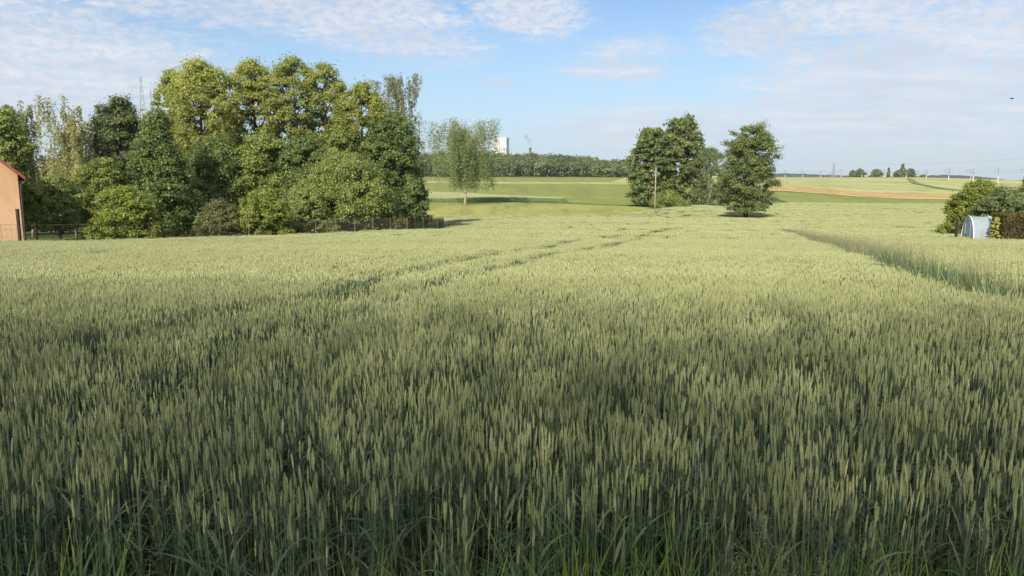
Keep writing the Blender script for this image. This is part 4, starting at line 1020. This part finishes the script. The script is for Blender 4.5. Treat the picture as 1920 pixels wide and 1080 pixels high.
wire('faint power line crossing the sky left of the tall pylon', (uat(-60)*420, 420, zat(150, 420)), (a1[0]-5, a1[1], a1[2]-9), 9, .035)
wire('faint power line running from the tall pylon behind the maples', (a1[0]+5, a1[1], a1[2]-9), (uat(620)*520, 520, zat(215, 520)), 9, .035)
wire('long faint power line dipping toward the far right skyline', (uat(1980)*620, 620, zat(292, 620)), (a3[0], a3[1], a3[2]-2), 4, .07)
# railway masts on the crest
M['mconc'] = solid('mast_concrete', (.52, .52, .48), None, 2, .8, .2); M['mdark'] = solid('mast_steel', (.14, .16, .17), None, 2, .6, .3)
def mast_y(px): return 1/np.interp(px, [1440, 1960], [1/800, 1/490])
gMst = 'railway masts along the skyline'
mpx = [1443, 1472, 1505, 1539, 1577, 1616, 1658, 1699, 1737, 1779, 1825, 1872, 1922]
names = ['first railway mast from the left, next to the solitary tree', 'second railway mast from the left end of the row', 'third railway mast from the left, in the open gap', 'fourth railway mast from the left, just before the far pylon', 'railway mast just right of the far pylon',
         'railway mast beside the broad dark skyline tree', 'railway mast against the slim spruce', 'railway mast against the tallest skyline tree', 'railway mast beyond the small low skyline bush', 'fourth railway mast from the right edge', 'third railway mast from the right edge, above the yellow-green bush', 'nearest, tallest railway mast in view', 'railway mast at the very right edge']
tops = []
def mast(label, px, Y, Ht=8.6, thin=1.0):
    x = uat(px, 330)*Y; zt = zat(np.interp(px, [1440, 1700, 1880, 1930], [319.5, 318, 316, 316]), Y); z0 = zt-Ht
    root = empty('railway_mast', (x, Y, z0), 0); tag(root, label, 'mast', gMst)
    mb = MB(); mb.tube([(0, 0, -2.5), (0, 0, Ht*.45)], [.36*thin, .28*thin], 6); mb.build('base', M['mconc'], root)
    mb = MB(); mb.tube([(0, 0, Ht*.45), (0, 0, Ht)], [.24*thin, .17*thin], 6); mb.build('post', M['mdark'], root)
    mb = MB(); mb.tube([(0, 0, Ht*.92), (-3.0, 0, Ht*.92)], .09, 4); mb.tube([(0, 0, Ht*.72), (-3.0, 0, Ht*.72)], .08, 4); mb.tube([(-3.0, 0, Ht*.92), (-2.4, 0, Ht*.7)], .07, 4)
    mb.build('cantilever', M['mdark'], root); return (x, Y, zt)
for px, lab in zip(mpx, names): tops.append(mast(lab, px, mast_y(px)))
for px, lab in ((1626, 'thinner far-track mast between the broad tree and the round tree'), (1722, 'thinner far-track mast at the small low bush'), (1820, 'thinner far-track mast beside the third mast from the right')): mast(lab, px, mast_y(px)+25, 8.2, .6)
ow = empty('overhead_wires', tops[0]); tag(ow, 'sagging overhead railway wires strung between the skyline masts', 'wires')
for dz_, nm in ((-.1, 'messenger_wire'), (-2.4, 'contact_wire')):
    mb = MB(); b0 = Vector(tops[0])
    for p_, q_ in zip(tops[:-1], tops[1:]):
        p_ = Vector(p_)-b0; q_ = Vector(q_)-b0
        mb.tube([p_.lerp(q_, f)+Vector((0, 0, dz_-(1.5 if dz_ > -1 else .5)*4*f*(1-f))) for f in np.linspace(0, 1, 7)], .055, 4)
    mb.build(nm, M['mdark'], ow)
# bird
bd = MB(); bd.tube([(0, -.28, 0), (0, -.15, .02), (0, .08, .02), (0, .3, 0)], [.02, .07, .075, .015], 8)
bd.add([(0, .08, .03), (0, -.12, .03), (-.32, .0, .16), (-.62, -.12, .08)], [(0, 1, 3, 2)]); bd.add([(0, .08, .035), (0, -.12, .035), (.32, .0, .16), (.62, -.12, .08)], [(0, 2, 3, 1)])
bd.add([(0, .25, 0), (-.09, .42, 0), (.09, .42, 0)], [(0, 1, 2)])
o = bd.build('bird', M['dark'], None, True); o.location = (uat(1897, 185)*110, 110, zat(185, 110)); o.rotation_euler = (0, R(-10), R(70)); tag(o, 'tiny dark bird flying high near the right edge of the sky', 'bird')

# ================================================================== HAZE
hm, t, out = newmat('haze'); pv = t.nodes.new('ShaderNodeVolumePrincipled'); pv.inputs['Color'].default_value = (.93, .97, 1, 1); pv.inputs['Density'].default_value = 0.00010; pv.inputs['Anisotropy'].default_value = .2
t.links.new(pv.outputs[0], out.inputs[1])
mb = MB(); mb.box((0, 1700, 55), (9000, 4600, 140)); tag(mb.build('haze', hm), 'pale blue haze over the far fields', 'haze', kind='stuff')
print('done build')
